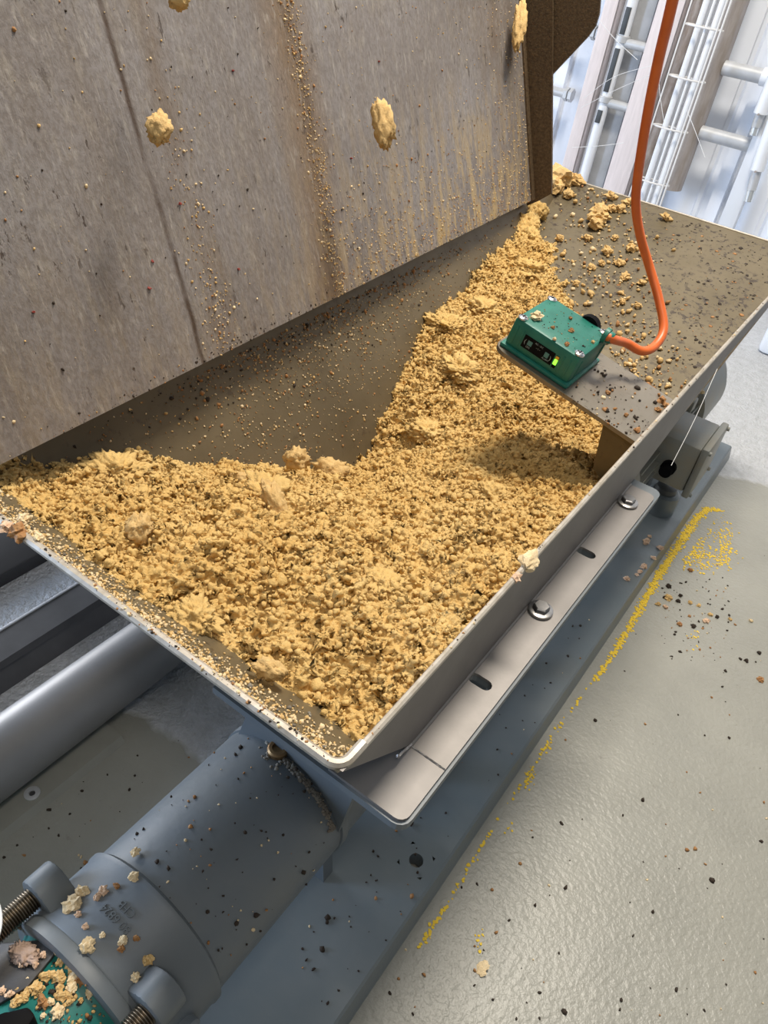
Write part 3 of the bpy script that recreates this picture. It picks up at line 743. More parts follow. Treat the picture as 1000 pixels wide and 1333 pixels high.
# ================================================================== pipe, rail and anchor on the left
tag(lathe('floor_pipe', [(-0.5, .052), (-0.499, .0535), (1.55, .0535), (1.551, .052)], (-0.723, 0, .0535), Y1, 'pipe_grey', None, seg=64), 'silver grey pipe lying on the floor beside the pump tube', 'pipe')
zr_ = .05
xr0, xr1, xr2 = onz(0, 822, zr_)[0], onz(0, 862, zr_)[0], onz(0, 905, .0)[0]
rail = tag(empty('steel_rail', ((xr0 + xr2) / 2, .5, 0)), 'dark stepped steel rail on the rough floor beyond the silver pipe', 'rail')
prism('rail_body', [(xr0, -.5, 0), (xr0, -.5, zr_), (xr1, -.5, zr_), (xr1 + .004, -.5, zr_ - .012), (xr2 - .022, -.5, zr_ - .016), (xr2, -.5, 0)], (0, 2.2, 0), 'rail', rail)
box('edge_lip', (xr0 - .004, -.5, 0), (xr0 + .001, 1.7, zr_ + .002), 'zinc', rail, 0.0008)
ac = onz(42, 1033, .008)
anch = tag(empty('anchor_strip', (ac[0], .2, 0)), 'low grey painted strip along the silver pipe with one anchor bolt', 'floor strip')
prism('strip', [(-0.692, -.4, 0), (-0.692, -.4, .008), (-0.650, -.4, .008), (-0.640, -.4, .0)], (0, .83, 0), 'strip', anch, 0)
b = lathe('anchor_washer', [(0, .0115), (.002, .0115), (.0025, .0105), (.0025, .0050), (.0006, .0046)], (ac[0], ac[1], .0078), (0, 0, 1), 'zinc', anch, seg=24)
lathe('anchor_socket', [(0, .0045), (.0012, .0038)], (ac[0], ac[1], .0080), (0, 0, 1), 'bolt', b, seg=14)

# ================================================================== lower left clutter round the stator
rb = tag(empty('rubber_skirt', tuple(onz(20, 1270, .30))), 'dark rubber flap beside the teal stator under the upper tie rod', 'rubber flap')
def flap(px, py, up=0.0): return hit(px, py, (-.335, 0, .309 + up), (-.55, 0, 1))
c_ = [flap(-60, 1232), flap(60, 1222), flap(84, 1227), flap(62, 1252), flap(36, 1284), flap(-10, 1312), flap(-60, 1330)]
prism('flap', c_, (0, 0, -.007), 'rubber', rb, 0.002)
blk = onz(15, 1335, .325)
tag(prism('clamp_block', [onz(-70, 1345, .330), onz(6, 1318, .330), onz(36, 1309, .330), onz(46, 1322, .330), onz(20, 1360, .330), onz(-50, 1400, .330)], (0, 0, -.03), 'black', None, 0.003), 'black plastic block on the teal stator among crumbs', 'clamp')
wr = [onz(-14, 1150, .325), onz(-3, 1178, .325), onz(0, 1196, .325), onz(-3, 1216, .325), onz(-16, 1245, .325)]
tag(tube('white_hose', spline(wr, 6), .0022, 'white', None, 8), 'thin white hose curving past the threaded tie rod', 'hose')
V, Fc = lump(4, 77, .35, 1.6, .35)
cc = flap(30, 1240, .004); V = V * [.017, .009, .004]; V[:, 2] += .55 * V[:, 0]
o = raw('caked_residue', V + cc, Fc, 'residue', None, True); tag(o, 'dried pinkish brown residue lump on the rubber flap below tie rod', 'residue')

# ================================================================== back wall fittings
YW = 3.26
def wx(px, py, y=YW): return ony(px, py, y)[0]
def wz(px, py, y=YW): return ony(px, py, y)[2]
def upright(name, x0, x1, y0, y1, material, parent, z0=0.0, z1=3.2, bev=.002): return box(name, (x0, y0, z0), (x1, y1, z1), material, parent, bev)
def angle_post(pl, pr, py, label, extra):
    x0, x1 = wx(pl, py), wx(pr, py)
    t = tag(empty('wall_post', ((x0 + x1) / 2, YW, 0)), label, 'post')
    upright('face', x0, x1, YW, YW + .006, 'post', t)
    upright('side_flange', x1 - .006, x1, YW, YW + extra, 'post', t)
    return t
angle_post(753, 771, 134, 'narrow pinkish grey angle post on back wall beside the chute gusset', .06)
angle_post(818, 852, 134, 'wide pinkish grey angle post on back wall behind the orange cable', .06)
x0, x1 = wx(775, 134, 3.33), wx(817, 134, 3.33)
tag(upright('grey_backing_panel', x0, x1, 3.33, 3.36, 'zinc', None), 'flat grey backing panel on the wall between the two pinkish posts', 'panel')
xc = wx(787, 134, 3.29)
sl_ = tag(empty('striped_conduit', (xc, 3.29, 0)), 'white upright conduit with dark strips between the two pinkish posts', 'conduit')
lathe('tube', [(0, .021), (3.2, .021)], (xc, 3.29, 0), (0, 0, 1), 'white', sl_, seg=20)
for pa, pb in (((823, 10), (806, 44)), ((800, 62), (783, 118)), ((777, 142), (771, 158))):
    za, zb_ = wz(*pa, 3.27), wz(*pb, 3.27)
    box('dark_strip', (xc - .010, 3.266, min(za, zb_)), (xc + .010, 3.275, max(za, zb_)), 'dark_grey', sl_, .001)  # dark strips laid on the tube front, no opening is cut
for px, py in ((803, 50), (780, 128)):
    z_ = wz(px, py, 3.27)
    cl = lathe('clamp', [(-.012, .024), (-.010, .027), (.010, .027), (.012, .024)], (xc, 3.29, z_), (0, 0, 1), 'zinc', sl_, seg=18)
    lathe('rung', [(0, .016), (.13, .016)], (xc, 3.29, z_ - .01), (1, 0, 0), 'zinc', cl, seg=14)
# pipe stubs with nuts left of the first post
for i, (px, py) in enumerate(((736, 122), (772, 42))):
    p = ony(px, py, 3.33)
    t = tag(empty('pipe_stub', p), ['grey pipe stub with bright nut on the wall below the gusset corner', 'grey pipe stub with bright nut right at the gusset edge'][i], 'pipe')
    lathe('pipe', [(-.18, .017), (.004, .017)], p, (1, 0, 0), 'zinc', t, seg=16)
    lathe('nut', [(0, .026), (.014, .026)], p, (1, 0, 0), 'zinc', t, seg=6, smooth=False)
    lathe('nut', [(.02, .026), (.034, .026)], p, (1, 0, 0), 'zinc', t, seg=6, smooth=False)
# stained pipe behind the cable, dirty big pipe, wire guard
xp = wx(867, 134, 3.30)
tag(lathe('stained_pipe', [(0, .022), (3.2, .022)], (xp, 3.30, 0), (0, 0, 1), 'brown_pipe', None, seg=20), 'brown stained upright pipe beside the wide pinkish post', 'pipe')
pD = ony(913, 134, 3.30); zb_ = wz(877, 247, 3.30)
dp = tag(empty('dirty_downpipe', (pD[0], 3.30, zb_)), 'fat dirty grey downpipe with open lower end behind the wire guard', 'pipe')
lathe('pipe', [(zb_, .047), (zb_ + .001, .050), (3.2, .050), (3.2, .046), (zb_ + .001, .046)], (pD[0] - .012, 3.31, 0), (0, 0, 1), 'dirty_pipe', dp, seg=32, closed=True)
YG = 3.16
wg = tag(empty('wire_guard', (wx(886, 134, YG), YG, 0)), 'pale wire guard of upright wires tied with thin hoops on wall', 'wire guard')
for px, rr, m_ in ((873, .011, 'white'), (886, .0045, 'white'), (893, .012, 'white'), (901, .0035, 'white_wire'), (906, .0035, 'white_wire'), (858, .003, 'white_wire')):
    x_ = wx(px, 134, YG)
    lathe('wire', [(0, rr), (3.2, rr)], (x_, YG + (.03 if rr > .01 else 0), 0), (0, 0, 1), m_, wg, seg=10)
xg0, xg1 = wx(858, 134, YG), wx(907, 134, YG); xm = (xg0 + xg1) / 2
for px, py in ((912, 35), (893, 103), (871, 168), (847, 237)):
    z_ = wz(px, py, YG)
    ring = [(xm + (xg1 - xg0) / 2 * math.cos(t), YG + .02 - .028 * math.sin(t), z_) for t in np.linspace(0, 2 * math.pi, 25)]
    tube('hoop', ring, .0032, 'white_wire', wg, 6)
# rack of tubes on the right
rk = tag(empty('tube_rack', (wx(985, 180, 3.30), 3.30, .3)), 'white wall rack with round rungs and hinged hanging arms', 'rack')
for px, py in ((960, 92), (935, 178)):
    p = ony(px, py, 3.30); xe = wx(993 if py < 100 else 981, py + 10, 3.30)
    lathe('rung', [(pD[0] - .012 + .047, .024), (xe, .024)], (0, 3.30, p[2]), (1, 0, 0), 'zinc', rk, seg=20)
    lathe('socket', [(xe - .004, .029), (xe + .06, .029)], (0, 3.30, p[2]), (1, 0, 0), 'white', rk, seg=20)
xr_ = wx(1016, 120, 3.28)
box('rail', (xr_ - .03, 3.27, .0), (xr_ + .03, 3.31, 3.2), 'white', rk, .004)
for (pa, pb, pc_) in (((1001, 120), (990, 148), (981, 176)), ((1000, 178), (986, 222), (974, 262))):
    A_, B_, C_ = ony(*pa, 3.25), ony(*pb, 3.25), ony(*pc_, 3.25)
    arm = tube('arm', [A_ + [0, 0, .05], (A_ + B_) / 2, B_], .024, 'white', rk, 12)
    C2 = B_ + (C_ - B_) * .62
    tube('sleeve', [B_, (B_ + C2) / 2, C2], .017, 'zinc', arm, 12)
    tube('end_cap', [C2, (C_ + C2) / 2, C_], .0155, 'glass', arm, 12)
    lathe('pivot', [(0, .004), (.004, .004)], B_ + [0, -.026, 0], (0, -1, 0), 'dirty_pipe', arm, seg=10)
# white tub on the floor
wc = onz(996, 452, 0.02)
wt = tag(empty('white_tub', (wc[0] + .06, wc[1] + .03, 0)), 'white rounded plastic container standing on the pale floor behind hopper', 'container')
box('body', (wc[0] - .02, wc[1] - .02, 0.0), (wc[0] + .2, wc[1] + .14, .16), 'white', wt, .02)
box('handle', (wc[0] + .02, wc[1] - .032, .06), (wc[0] + .06, wc[1] - .018, .12), 'white', wt, .006)
# cobwebs
webs = [((760, 128), (800, 100), (853, 84)), ((757, 140), (800, 118), (850, 96)), ((893, 140), (905, 170), (918, 205)), ((775, 20), (800, 50), (830, 78)), ((870, 40), (858, 100), (866, 170)), ((745, 192), (780, 190), (812, 186))]
bmw = bmesh.new()
for w in webs:
    p = [ony(*q_, 3.12) for q_ in w]; bm_tube(spline(p, 5), .0010, 4, bmw)
tag(from_bm('cobweb', bmw, 'web', None, True), 'thin cobweb strands stretched between the posts on the wall', 'cobweb', kind='stuff')
p = [onx(934, 480, XR + .02), onx(905, 545, XR + .03), onx(874, 606, XR + .035)]
tag(tube('web_strand', spline(p, 4), .00045, 'web', None, 5), 'single bright web strand hanging from hopper rim past the motor', 'cobweb')

# ================================================================== the product in the hopper
def left_hit(px, py): return hit(px, py, (XL, 0, ZR), (1, 0, KL))
def near_hit(px, py): return hit(px, py, (0, YN, ZR), (0, 1, KN))
def far_hit(px, py): return hit(px, py, (0, YF, ZR), (0, KF, -1))
ctl = []
for p in [(-40, 600), (10, 600), (60, 606), (120, 592), (180, 592), (240, 598), (300, 604), (360, 606), (420, 606), (468, 606), (488, 565), (520, 482), (545, 430), (565, 402), (600, 385), (622, 350), (650, 325), (664, 300)]: ctl.append(left_hit(*p))
for p in [(0, 630), (40, 660), (80, 698), (120, 734), (200, 793), (280, 841), (350, 884), (412, 930), (440, 955)]: ctl.append(near_hit(*p))
for p in [(690, 285), (716, 322), (738, 380), (760, 430), (790, 520)]: ctl.append(far_hit(*p))
for y_, z_ in ((0.34, -.548), (.45, -.558), (.6, -.566), (.75, -.575), (.9, -.592), (1.0, -.61), (1.1, -.64), (1.25, -.70)): ctl.append(np.array([XR - .004, y_, H + z_]))
for x_, y_, z_ in ((-.30, .50, -.566), (-.45, .50, -.575), (-.30, .70, -.60), (-.42, .72, -.635), (-.30, .95, -.635), (-.42, 1.0, -.66), (-.45, 1.25, -.645), (-.55, 1.4, -.61), (-.30, 1.12, -.665), (-.60, .50, -.59)): ctl.append(np.array([x_, y_, H + z_]))
ctl = np.array(ctl)
def tps(d): return np.where(d > 1e-9, d * d * np.log(np.maximum(d, 1e-9)), 0)
nC = len(ctl); Dm = np.linalg.norm(ctl[:, None, :2] - ctl[None, :, :2], axis=2)
Kx = tps(Dm) + np.eye(nC) * 2e-3; Pm = np.hstack([np.ones((nC, 1)), ctl[:, :2]])
sol = np.linalg.solve(np.block([[Kx, Pm], [Pm.T, np.zeros((3, 3))]]), np.concatenate([ctl[:, 2], np.zeros(3)]))
def pile_z(x, y):
    out = np.empty(len(x))
    for a in range(0, len(x), 40000):
        s = slice(a, a + 40000)
        d = np.sqrt((x[s, None] - ctl[None, :, 0]) ** 2 + (y[s, None] - ctl[None, :, 1]) ** 2)
        out[s] = tps(d) @ sol[:nC] + sol[nC] + x[s] * sol[nC + 1] + y[s] * sol[nC + 2]
    return out
def bound(x, y):
    """height of the hopper walls under (x, y)"""
    zl = np.where(y < .985, ZF, np.interp(y, [.985, 1.13, 1.40, YF], [ZF, ZF + .02, H - .556, H - .535]))
    return np.maximum.reduce([ZR - (x - XL) / KL, ZR - (y - YN) / KN, zf(y), np.where(y > .97, zl - (XR - .004 - x) / .07 * (zl - ZB), 0)])
stp = 0.0014
gx = np.arange(XL, XR - .0005, stp); gy = np.arange(YN, 1.93, stp); nx, ny = len(gx), len(gy)
cgx = np.arange(XL, XR + .02, .012); cgy = np.arange(YN, 1.95, .012)
CX, CY = np.meshgrid(cgx, cgy); CZ = pile_z(CX.ravel(), CY.ravel()).reshape(CX.shape)
def pile_fast(x, y):
    fx = np.clip((x - cgx[0]) / .012, 0, len(cgx) - 1.001); fy = np.clip((y - cgy[0]) / .012, 0, len(cgy) - 1.001)
    ix, iy = fx.astype(int), fy.astype(int); tx, ty = fx - ix, fy - iy
    return (CZ[iy, ix] * (1 - tx) + CZ[iy, ix + 1] * tx) * (1 - ty) + (CZ[iy + 1, ix] * (1 - tx) + CZ[iy + 1, ix + 1] * tx) * ty
GX, GY = np.meshgrid(gx, gy); X_, Y_ = GX.ravel(), GY.ravel()
Z_ = pile_fast(X_, Y_)
p2 = np.stack([X_, Y_, Z_ * .6], 1)
def crack(n, w): return np.exp(-(n / w) ** 2)
def sst(a, b, x): t = np.clip((x - a) / (b - a), 0, 1); return t * t * (3 - 2 * t)
def grid_normals(P):
    G = P.reshape(ny, nx, 3); du = np.gradient(G, axis=1); dv = np.gradient(G, axis=0)
    n = np.cross(du, dv).reshape(-1, 3); return n / np.maximum(np.linalg.norm(n, axis=1), 1e-12)[:, None]
edge_r = np.clip((XR - X_) / .02, 0, 1)[:, None] * .55 + .45
P3 = np.stack([X_, Y_, Z_ + .012 * noise3(p2 * 13, 9)], 1)
coarse = np.clip(.5 + .9 * noise3(p2 * 9, 8), 0, 1)        # caked lumps against crumbly zones
def warp(P, f, a, s): return P + np.stack([noise3(P * f, s), noise3(P * f + 17.3, s + 1), noise3(P * f + 41.9, s + 2)], 1) * a
q = warp(P3, 26, .010, 31)
d = .017 * (np.abs(noise3(q * 26, 10)) - .3) + .010 * (np.abs(noise3(q * 52, 11)) - .3)
P3 = P3 + grid_normals(P3) * d[:, None] * edge_r
q = warp(P3, 90, .0035, 41)
d = .0085 * (np.abs(noise3(q * 95, 12)) - .3) - .011 * crack(noise3(q * 40 + 5, 18), .07) * np.clip(.35 + 1.3 * noise3(P3 * 40, 24), 0, 1)
P3 = P3 + grid_normals(P3) * d[:, None] * edge_r
q = warp(P3, 160, .0020, 51)
n1 = noise3(q * 95 + 3, 14); n2 = noise3(q * 210 + 7, 17)
pits = sst(.18, .34, n1 * .7 + n2 * .45 + .16 * coarse - .10)
d = .0052 * (np.abs(noise3(q * 185, 13)) - .3) - .0085 * pits + .0016 * noise3(q * 380, 15)
P3 = P3 + grid_normals(P3) * d[:, None] * edge_r
P3[:, 0] = np.minimum(P3[:, 0], XR - .001)
Vp = P3; Zs = P3[:, 2]
keep = (Zs > bound(X_, Y_) - .006)
ii = np.arange(nx * ny).reshape(ny, nx)
qd = np.stack([ii[:-1, :-1], ii[:-1, 1:], ii[1:, 1:], ii[1:, :-1]], -1).reshape(-1, 4)
qd = qd[keep[qd].all(1)]
used = np.zeros(nx * ny, bool); used[qd.ravel()] = True
remap = np.cumsum(used) - 1
PV, PF = Vp[used], remap[qd]
tri = np.vstack([PF[:, [0, 1, 2]], PF[:, [0, 2, 3]]])
# loose clods and crumbs bedded in the surface
def surf_pts(n):
    x = rng.uniform(XL + .01, XR - .006, n * 4); y = rng.uniform(YN + .01, 1.9, n * 4)
    z = pile_fast(x, y); k = z > bound(x, y) + .004
    x, y, z = x[k][:n], y[k][:n], z[k][:n]; return np.stack([x, y, z], 1)
parts = [(PV, tri)]
SURF = [clodshape(300 + i, 2) for i in range(14)]
def bed(n, med, sig, lo, hi, dz, shapes):
    P = surf_pts(n); x, y = P[:, 0], P[:, 1]; e = .004
    pq = np.stack([x, y, P[:, 2] * .6], 1)
    wv = np.stack([noise3(pq * 26, 1), noise3(pq * 26 + 31.7, 2), x * 0], 1); qq = pq + wv * .010
    dh = .012 * noise3(pq * 13, 9)
    qq = warp(np.stack([x, y, P[:, 2] + dh], 1), 26, .010, 31)
    dh = dh + .017 * (np.abs(noise3(qq * 26, 10)) - .3) + .010 * (np.abs(noise3(qq * 52, 11)) - .3)
    P = P + np.stack([x * 0, x * 0, dh + dz + rng.normal(size=len(x)) * .0022], 1)
    S = np.clip(rng.lognormal(math.log(med), sig, len(P)), lo, hi); Rm = rot_rand(len(P)); kd = rng.integers(0, len(shapes), len(P)); st = rng.uniform(.75, 1.3, (len(P), 3))
    dw = np.minimum(np.clip(P[:, 2] - bound(x, y), .001, 1) * 1.0 + .003, np.clip(XR - x, .001, 1)); S = np.minimum(S, np.maximum(dw, lo * .6))
    for kk, (V, Fc) in enumerate(shapes):
        idx = np.where(kd == kk)[0]; W = np.einsum('nij,nvj->nvi', Rm[idx], V[None] * st[idx][:, None, :]) * S[idx][:, None, None]
        W[..., 2] *= .8; W = W + P[idx][:, None, :]
        W[..., 0] = np.minimum(W[..., 0], XR - .001)
        parts.append((W.reshape(-1, 3), (Fc[None] + (np.arange(len(idx)) * len(V))[:, None, None]).reshape(-1, 3)))
bed(1500, .0036, .32, .0022, .0062, -.001, SURF)
bed(6500, .0018, .40, .0010, .0045, .002, [lump(1, 400 + i, .55, 1.7, .4) for i in range(8)])
for px, py, rr in ((345, 640, .030), (500, 760, .02), (150, 610, .03), (560, 560, .03), (600, 480, .035), (580, 420, .03), (630, 400, .03), (690, 350, .035), (255, 800, .02), (640, 640, .02)):
    V, Fc = clodshape(px)
    r_ = ray(px, py); t = 0.4
    for _ in range(400):
        pz = C0 + r_ * t
        if pz[2] < pile_fast(np.array([pz[0]]), np.array([pz[1]]))[0]: break
        t += .004
    parts.append((V * rr * [1.2, 1, .6] + pz - [0, 0, .004], Fc))
# strip of product sliding off the chute end
for k in range(26):
    t = k / 25; p = far_hit(681, 276 + 40 * t) * (1 - .0) + [0, 0, .012]
    V, Fc = clodshape(200 + k, 4); parts.append((V * .022 + p + rng.normal(size=3) * [.012, .006, .004], Fc))
for k_, (V, Fc) in enumerate(parts):
    V = np.array(V); V[:, 0] = np.clip(V[:, 0], XL + .001, XR - .001); V[:, 1] = np.maximum(V[:, 1], YN + .002)
    lift = bound(V[:, 0], V[:, 1]) - .001 - V[:, 2]; V[:, 2] += np.where((lift > 0) & (lift < .03), lift, 0)
    parts[k_] = (V, Fc)
Vs, Fs, b0 = [], [], 0
for V, Fc in parts: Vs.append(V); Fs.append(Fc + b0); b0 += len(V)
def product_mat():
    m = bpy.data.materials.new('crumbly_yellow_mass'); m.use_nodes = True; k = NT(m); p = k.pos()
    c = k.mix(k.rng(k.noise(p, 9, 5), .3, .7), (0.60, 0.38, 0.125), (0.69, 0.475, 0.19))
    c = k.mix(k.math('MULTIPLY', k.rng(k.noise(p, 120, 4), .52, .7), .4), c, (0.77, 0.57, 0.26))
    c = k.mix(k.math('MULTIPLY', k.rng(k.noise(p, 260, 3), .64, .70), .45), c, (0.30, 0.145, 0.035))
    k.l(c, k.b.inputs['Base Color']); k.b.inputs['Roughness'].default_value = .8; k.b.inputs['Specular IOR Level'].default_value = .25
    k.bump(k.noise(p, 420, 4), .7, .0022)
    return m
M['product'] = product_mat()
pile = raw('crumbly_feed_mass', np.vstack(Vs), np.vstack(Fs), 'product', None, False)
tag(pile, 'heaped crumbly golden yellow food mass filling the steel hopper', 'food mass', kind='stuff')

# ================================================================== crumbs
def pick(fn, n, xr, yr, ok=None, dens=None):
    out = []
    while len(out) < n:
        px, py = random.uniform(*xr), random.uniform(*yr)
        if ok and not ok(px, py): continue
        if dens and random.random() > dens(px, py): continue
        out.append(fn(px, py))
    return np.array(out)
# chute: grains sticking in streaks (s along the edge, t up the sheet)
P_ = []
for i in range(1000): P_.append(sl(S_BR - .012 + rng.normal() * .012, rng.uniform(0, .62) ** 1.0, .0005))
for i in range(260): P_.append(sl(S_MID + rng.normal() * .018, abs(rng.normal()) * .18, .0005))
for i in range(1300): P_.append(sl(rng.uniform(.0, .75), abs(rng.normal()) * .09, .0005))
for i in range(500): P_.append(sl(abs(rng.normal()) * .16, rng.uniform(0, .6), .0005))
for i in range(500): P_.append(sl(rng.uniform(0, 1.45), rng.uniform(0, .6), .0005))
grains('crumbs_on_chute', P_, np.clip(rng.lognormal(math.log(.0009), .4, len(P_)), .0005, .0022), ['crumb_pale', 'crumb', 'crumb_brown'], 'fine pale crumbs sticking in streaks to the chute sheet', 'crumbs', weights=[.45, .4, .15])
P_ = [sl(rng.uniform(0, 1.4), rng.uniform(0, .62), .0005) for i in range(160)] + [sl(rng.uniform(0, 1.35), abs(rng.normal()) * .007, -.001) for i in range(1500)]
grains('dirt_on_chute', P_, np.clip(rng.lognormal(math.log(.0009), .4, len(P_)), .0005, .0022), ['dirt', 'crumb_brown'], 'dark brown dirt specks on the chute sheet and its lower edge', 'dirt', weights=[.85, .15])
for px, py in ((303, 92), (234, 265), (198, 340), (194, 375), (310, 350), (43, 406), (457, 206), (493, 80)):
    s_, t_ = sl_hit(px, py); o = crumb(sl(s_, t_, .0008), .0024, 'red', 'tiny dark red flake stuck to the chute sheet', 'red flakes on the chute', 'red_flake', .5); o['category'] = 'flake'
# left wall
def below_chute(px, py): return py > 605 - .497 * px + 10
P_ = pick(lambda a, b: left_hit(a, b) - nl * .0007, 1900, (90, 680), (280, 606), below_chute, lambda a, b: math.exp(-((a - 440) / 170) ** 2) * math.exp(-max(0, b - (605 - .497 * a) - 30) / 120))
grains('crumbs_on_left_wall', P_, np.clip(rng.lognormal(math.log(.0010), .4, len(P_)), .0005, .0026), ['crumb_pale', 'crumb', 'crumb_brown'], 'fine crumbs stuck to the brown left hopper wall', 'crumbs', weights=[.4, .35, .25])
P_ = pick(lambda a, b: left_hit(a, b) - nl * .0005, 750, (60, 670), (270, 606), below_chute, lambda a, b: math.exp(-((a - 430) / 190) ** 2) * math.exp(-max(0, b - (605 - .497 * a) - 8) / 28))
grains('dirt_on_left_wall', P_, np.clip(rng.lognormal(math.log(.0011), .45, len(P_)), .0005, .003), ['dirt', 'crumb_brown'], 'dark brown dirt caked on the left hopper wall under the chute lip', 'dirt', weights=[.45, .55])
# far plate
P_ = pick(lambda a, b: far_hit(a, b) - nf_ * .001, 620, (700, 930), (236, 520), lambda a, b: b > 232 + .317 * (a - 732) + 3, lambda a, b: math.exp(-((a - 790 - (b - 330) * .2) / 55) ** 2))
S_ = np.clip(rng.lognormal(math.log(.0026), .45, len(P_)), .001, .007)
grains('crumbs_on_far_plate', P_ - nf_ * S_[:, None] * .5, S_, ['crumb', 'crumb_pale', 'crumb_brown'], 'scattered small yellow crumbs on the far sloping plate', 'crumbs', weights=[.6, .3, .1])
P_ = pick(lambda a, b: far_hit(a, b) - nf_ * .0003, 420, (780, 1000), (255, 530), lambda a, b: b > 232 + .317 * (a - 732) + 3 and b < 386 - 1.1 * (a - 1000) - 12, lambda a, b: min(1, max(.1, (a - 800) / 120)))
grains('dirt_on_far_plate', P_, np.clip(rng.lognormal(math.log(.0018), .5, len(P_)), .0008, .005), ['dirt', 'crumb_brown'], 'dark brown flecks on the far sloping plate towards the right rim', 'dirt', weights=[.8, .2], flat=.15, normal=nf_)
for px, py, s in ((728, 240, 17), (722, 250, 13), (749, 239, 9), (739, 257, 8), (778, 288, 12), (775, 297, 10), (781, 278, 9), (795, 275, 7), (808, 275, 7), (795, 259, 7), (817, 266, 6), (867, 286, 6), (790, 330, 7), (821, 326, 7), (813, 363, 6), (728, 313, 6), (750, 371, 5), (806, 345, 6), (783, 345, 5), (765, 312, 5), (800, 312, 5), (830, 400, 5), (810, 395, 5), (770, 350, 5), (835, 370, 5)):
    p = far_hit(px, py); r = s * depth(p) / F
    where = 'piled on the far plate at the chute foot' if px < 752 and py < 260 else 'in the thick cluster on the far sloping plate' if s >= 9 else 'on the far plate to the right of the orange cable' if px > 840 else 'on the far plate beside the orange cable' if px > 804 else 'just below the rim of the far plate' if py < 280 else 'lying loose on the far plate above the sensor'
    crumb(p - nf_ * r * .6, r, 'crumb', 'crumb clump ' + where, 'crumb clumps on the far plate')
# near end wall band and rim
P_ = []
for i in range(2600):
    t = random.random(); d = abs(random.gauss(0, .012)) + .001
    px = random.uniform(0, 430); x_ = XL + .06 + (XR - XL - .07) * t
    z = ZR - .003 - random.uniform(.0, .040) * (.15 + .85 * random.random()); P_.append((x_, yn(z), z + .001))
grains('crumbs_on_near_wall', P_, np.clip(rng.lognormal(math.log(.0010), .4, len(P_)), .0006, .0028), ['crumb_pale', 'crumb', 'scale'], 'pale crumbs caked along the near hopper wall below its rim', 'crumbs', weights=[.45, .45, .10])
P_ = [(XL + .05 + (XR - XL - .06) * random.random() ** .6, YN + random.gauss(0, .002), ZR + .004) for i in range(170)] + [(XR + .001 + random.gauss(0, .001), random.uniform(.32, 1.6), ZR + .003) for i in range(70)]
grains('specks_on_rim', P_, np.clip(rng.lognormal(math.log(.0009), .4, len(P_)), .0005, .002), ['crumb_pale', 'dirt', 'crumb_brown'], 'small crumbs and dark specks on the hopper rim', 'crumbs', weights=[.4, .35, .25])
for px, py, s, m_ in ((24, 693, 12, 'crumb_brown'), (50, 700, 8, 'crumb_pale'), (30, 676, 9, 'crumb_pale'), (8, 686, 8, 'crumb_pink')):
    p = onz(px, py, ZR + .004); crumb(p, s * depth(p) / F, m_, 'crumb lump perched on the near hopper rim', 'lumps on the near rim')
p = onz(690, 730, ZR + .006); crumb(p, .011, 'crumb_pale', 'pale star shaped crumb perched on the right hopper rim', None, flat=.5)
p = onz(672, 752, ZR + .002); crumb(p, .005, 'crumb_pink', 'tiny pinkish crumb inside the right hopper rim', None)
# bracket and sensor
def bhit(px, py, h): return hit(px, py, BF(0, 0, h), E3)
P_ = pick(lambda a, b: bhit(a, b, .0006), 90, (735, 872), (470, 575), lambda a, b: 0 < (bhit(a, b, 0) - BF(0, 0, 0))[1] < .152 and .004 < -(bhit(a, b, 0) - BF(0, 0, 0)) @ -E1 < .118)
grains('specks_on_bracket', P_, np.clip(rng.lognormal(math.log(.0014), .5, len(P_)), .0006, .004), ['dirt', 'crumb_brown', 'crumb_pale'], 'dark specks and crumbs scattered on the flat bracket', 'crumbs', weights=[.65, .2, .15])
for px, py, s in ((862, 521, 6), (867, 528, 5), (857, 533, 4), (830, 560, 4), (792, 511, 3.5), (815, 540, 3)):
    p = bhit(px, py, .002); crumb(p, s * depth(p) / F, 'crumb_brown', 'small brown crumb lying on the flat bracket', 'crumbs on the bracket')
P_ = pick(lambda a, b: bhit(a, b, .0503), 60, (676, 795), (386, 470), lambda a, b: S0 + .006 < (bhit(a, b, .05) - BF(0, 0, .05)) @ E1 < S1 - .006 and T0 + .006 < (bhit(a, b, .05) - BF(0, 0, .05))[1] < T1 - .006)
grains('specks_on_sensor', P_, np.clip(rng.lognormal(math.log(.0007), .45, len(P_)), .0004, .0018), ['dirt', 'crumb_brown', 'crumb_pale'], 'dark specks and tiny crumbs on top of the green sensor', 'crumbs', weights=[.6, .25, .15])
p = bhit(698, 412, .053); crumb(p, .0085, 'crumb_pale', 'pale yellow crumb beside a screw on the green sensor top', None)
for px, py, s, m_ in ((744, 430, 3.8, 'crumb_brown'), (738, 448, 3.5, 'crumb_brown'), (722, 441, 3, 'crumb_pale'), (743, 414, 3, 'crumb_brown'), (772, 445, 2.6, 'crumb'), (720, 426, 2.6, 'crumb_brown')):
    p = bhit(px, py, .0515); crumb(p, s * depth(p) / F, m_, 'tiny crumb on the green sensor lid', 'tiny crumbs on the sensor')
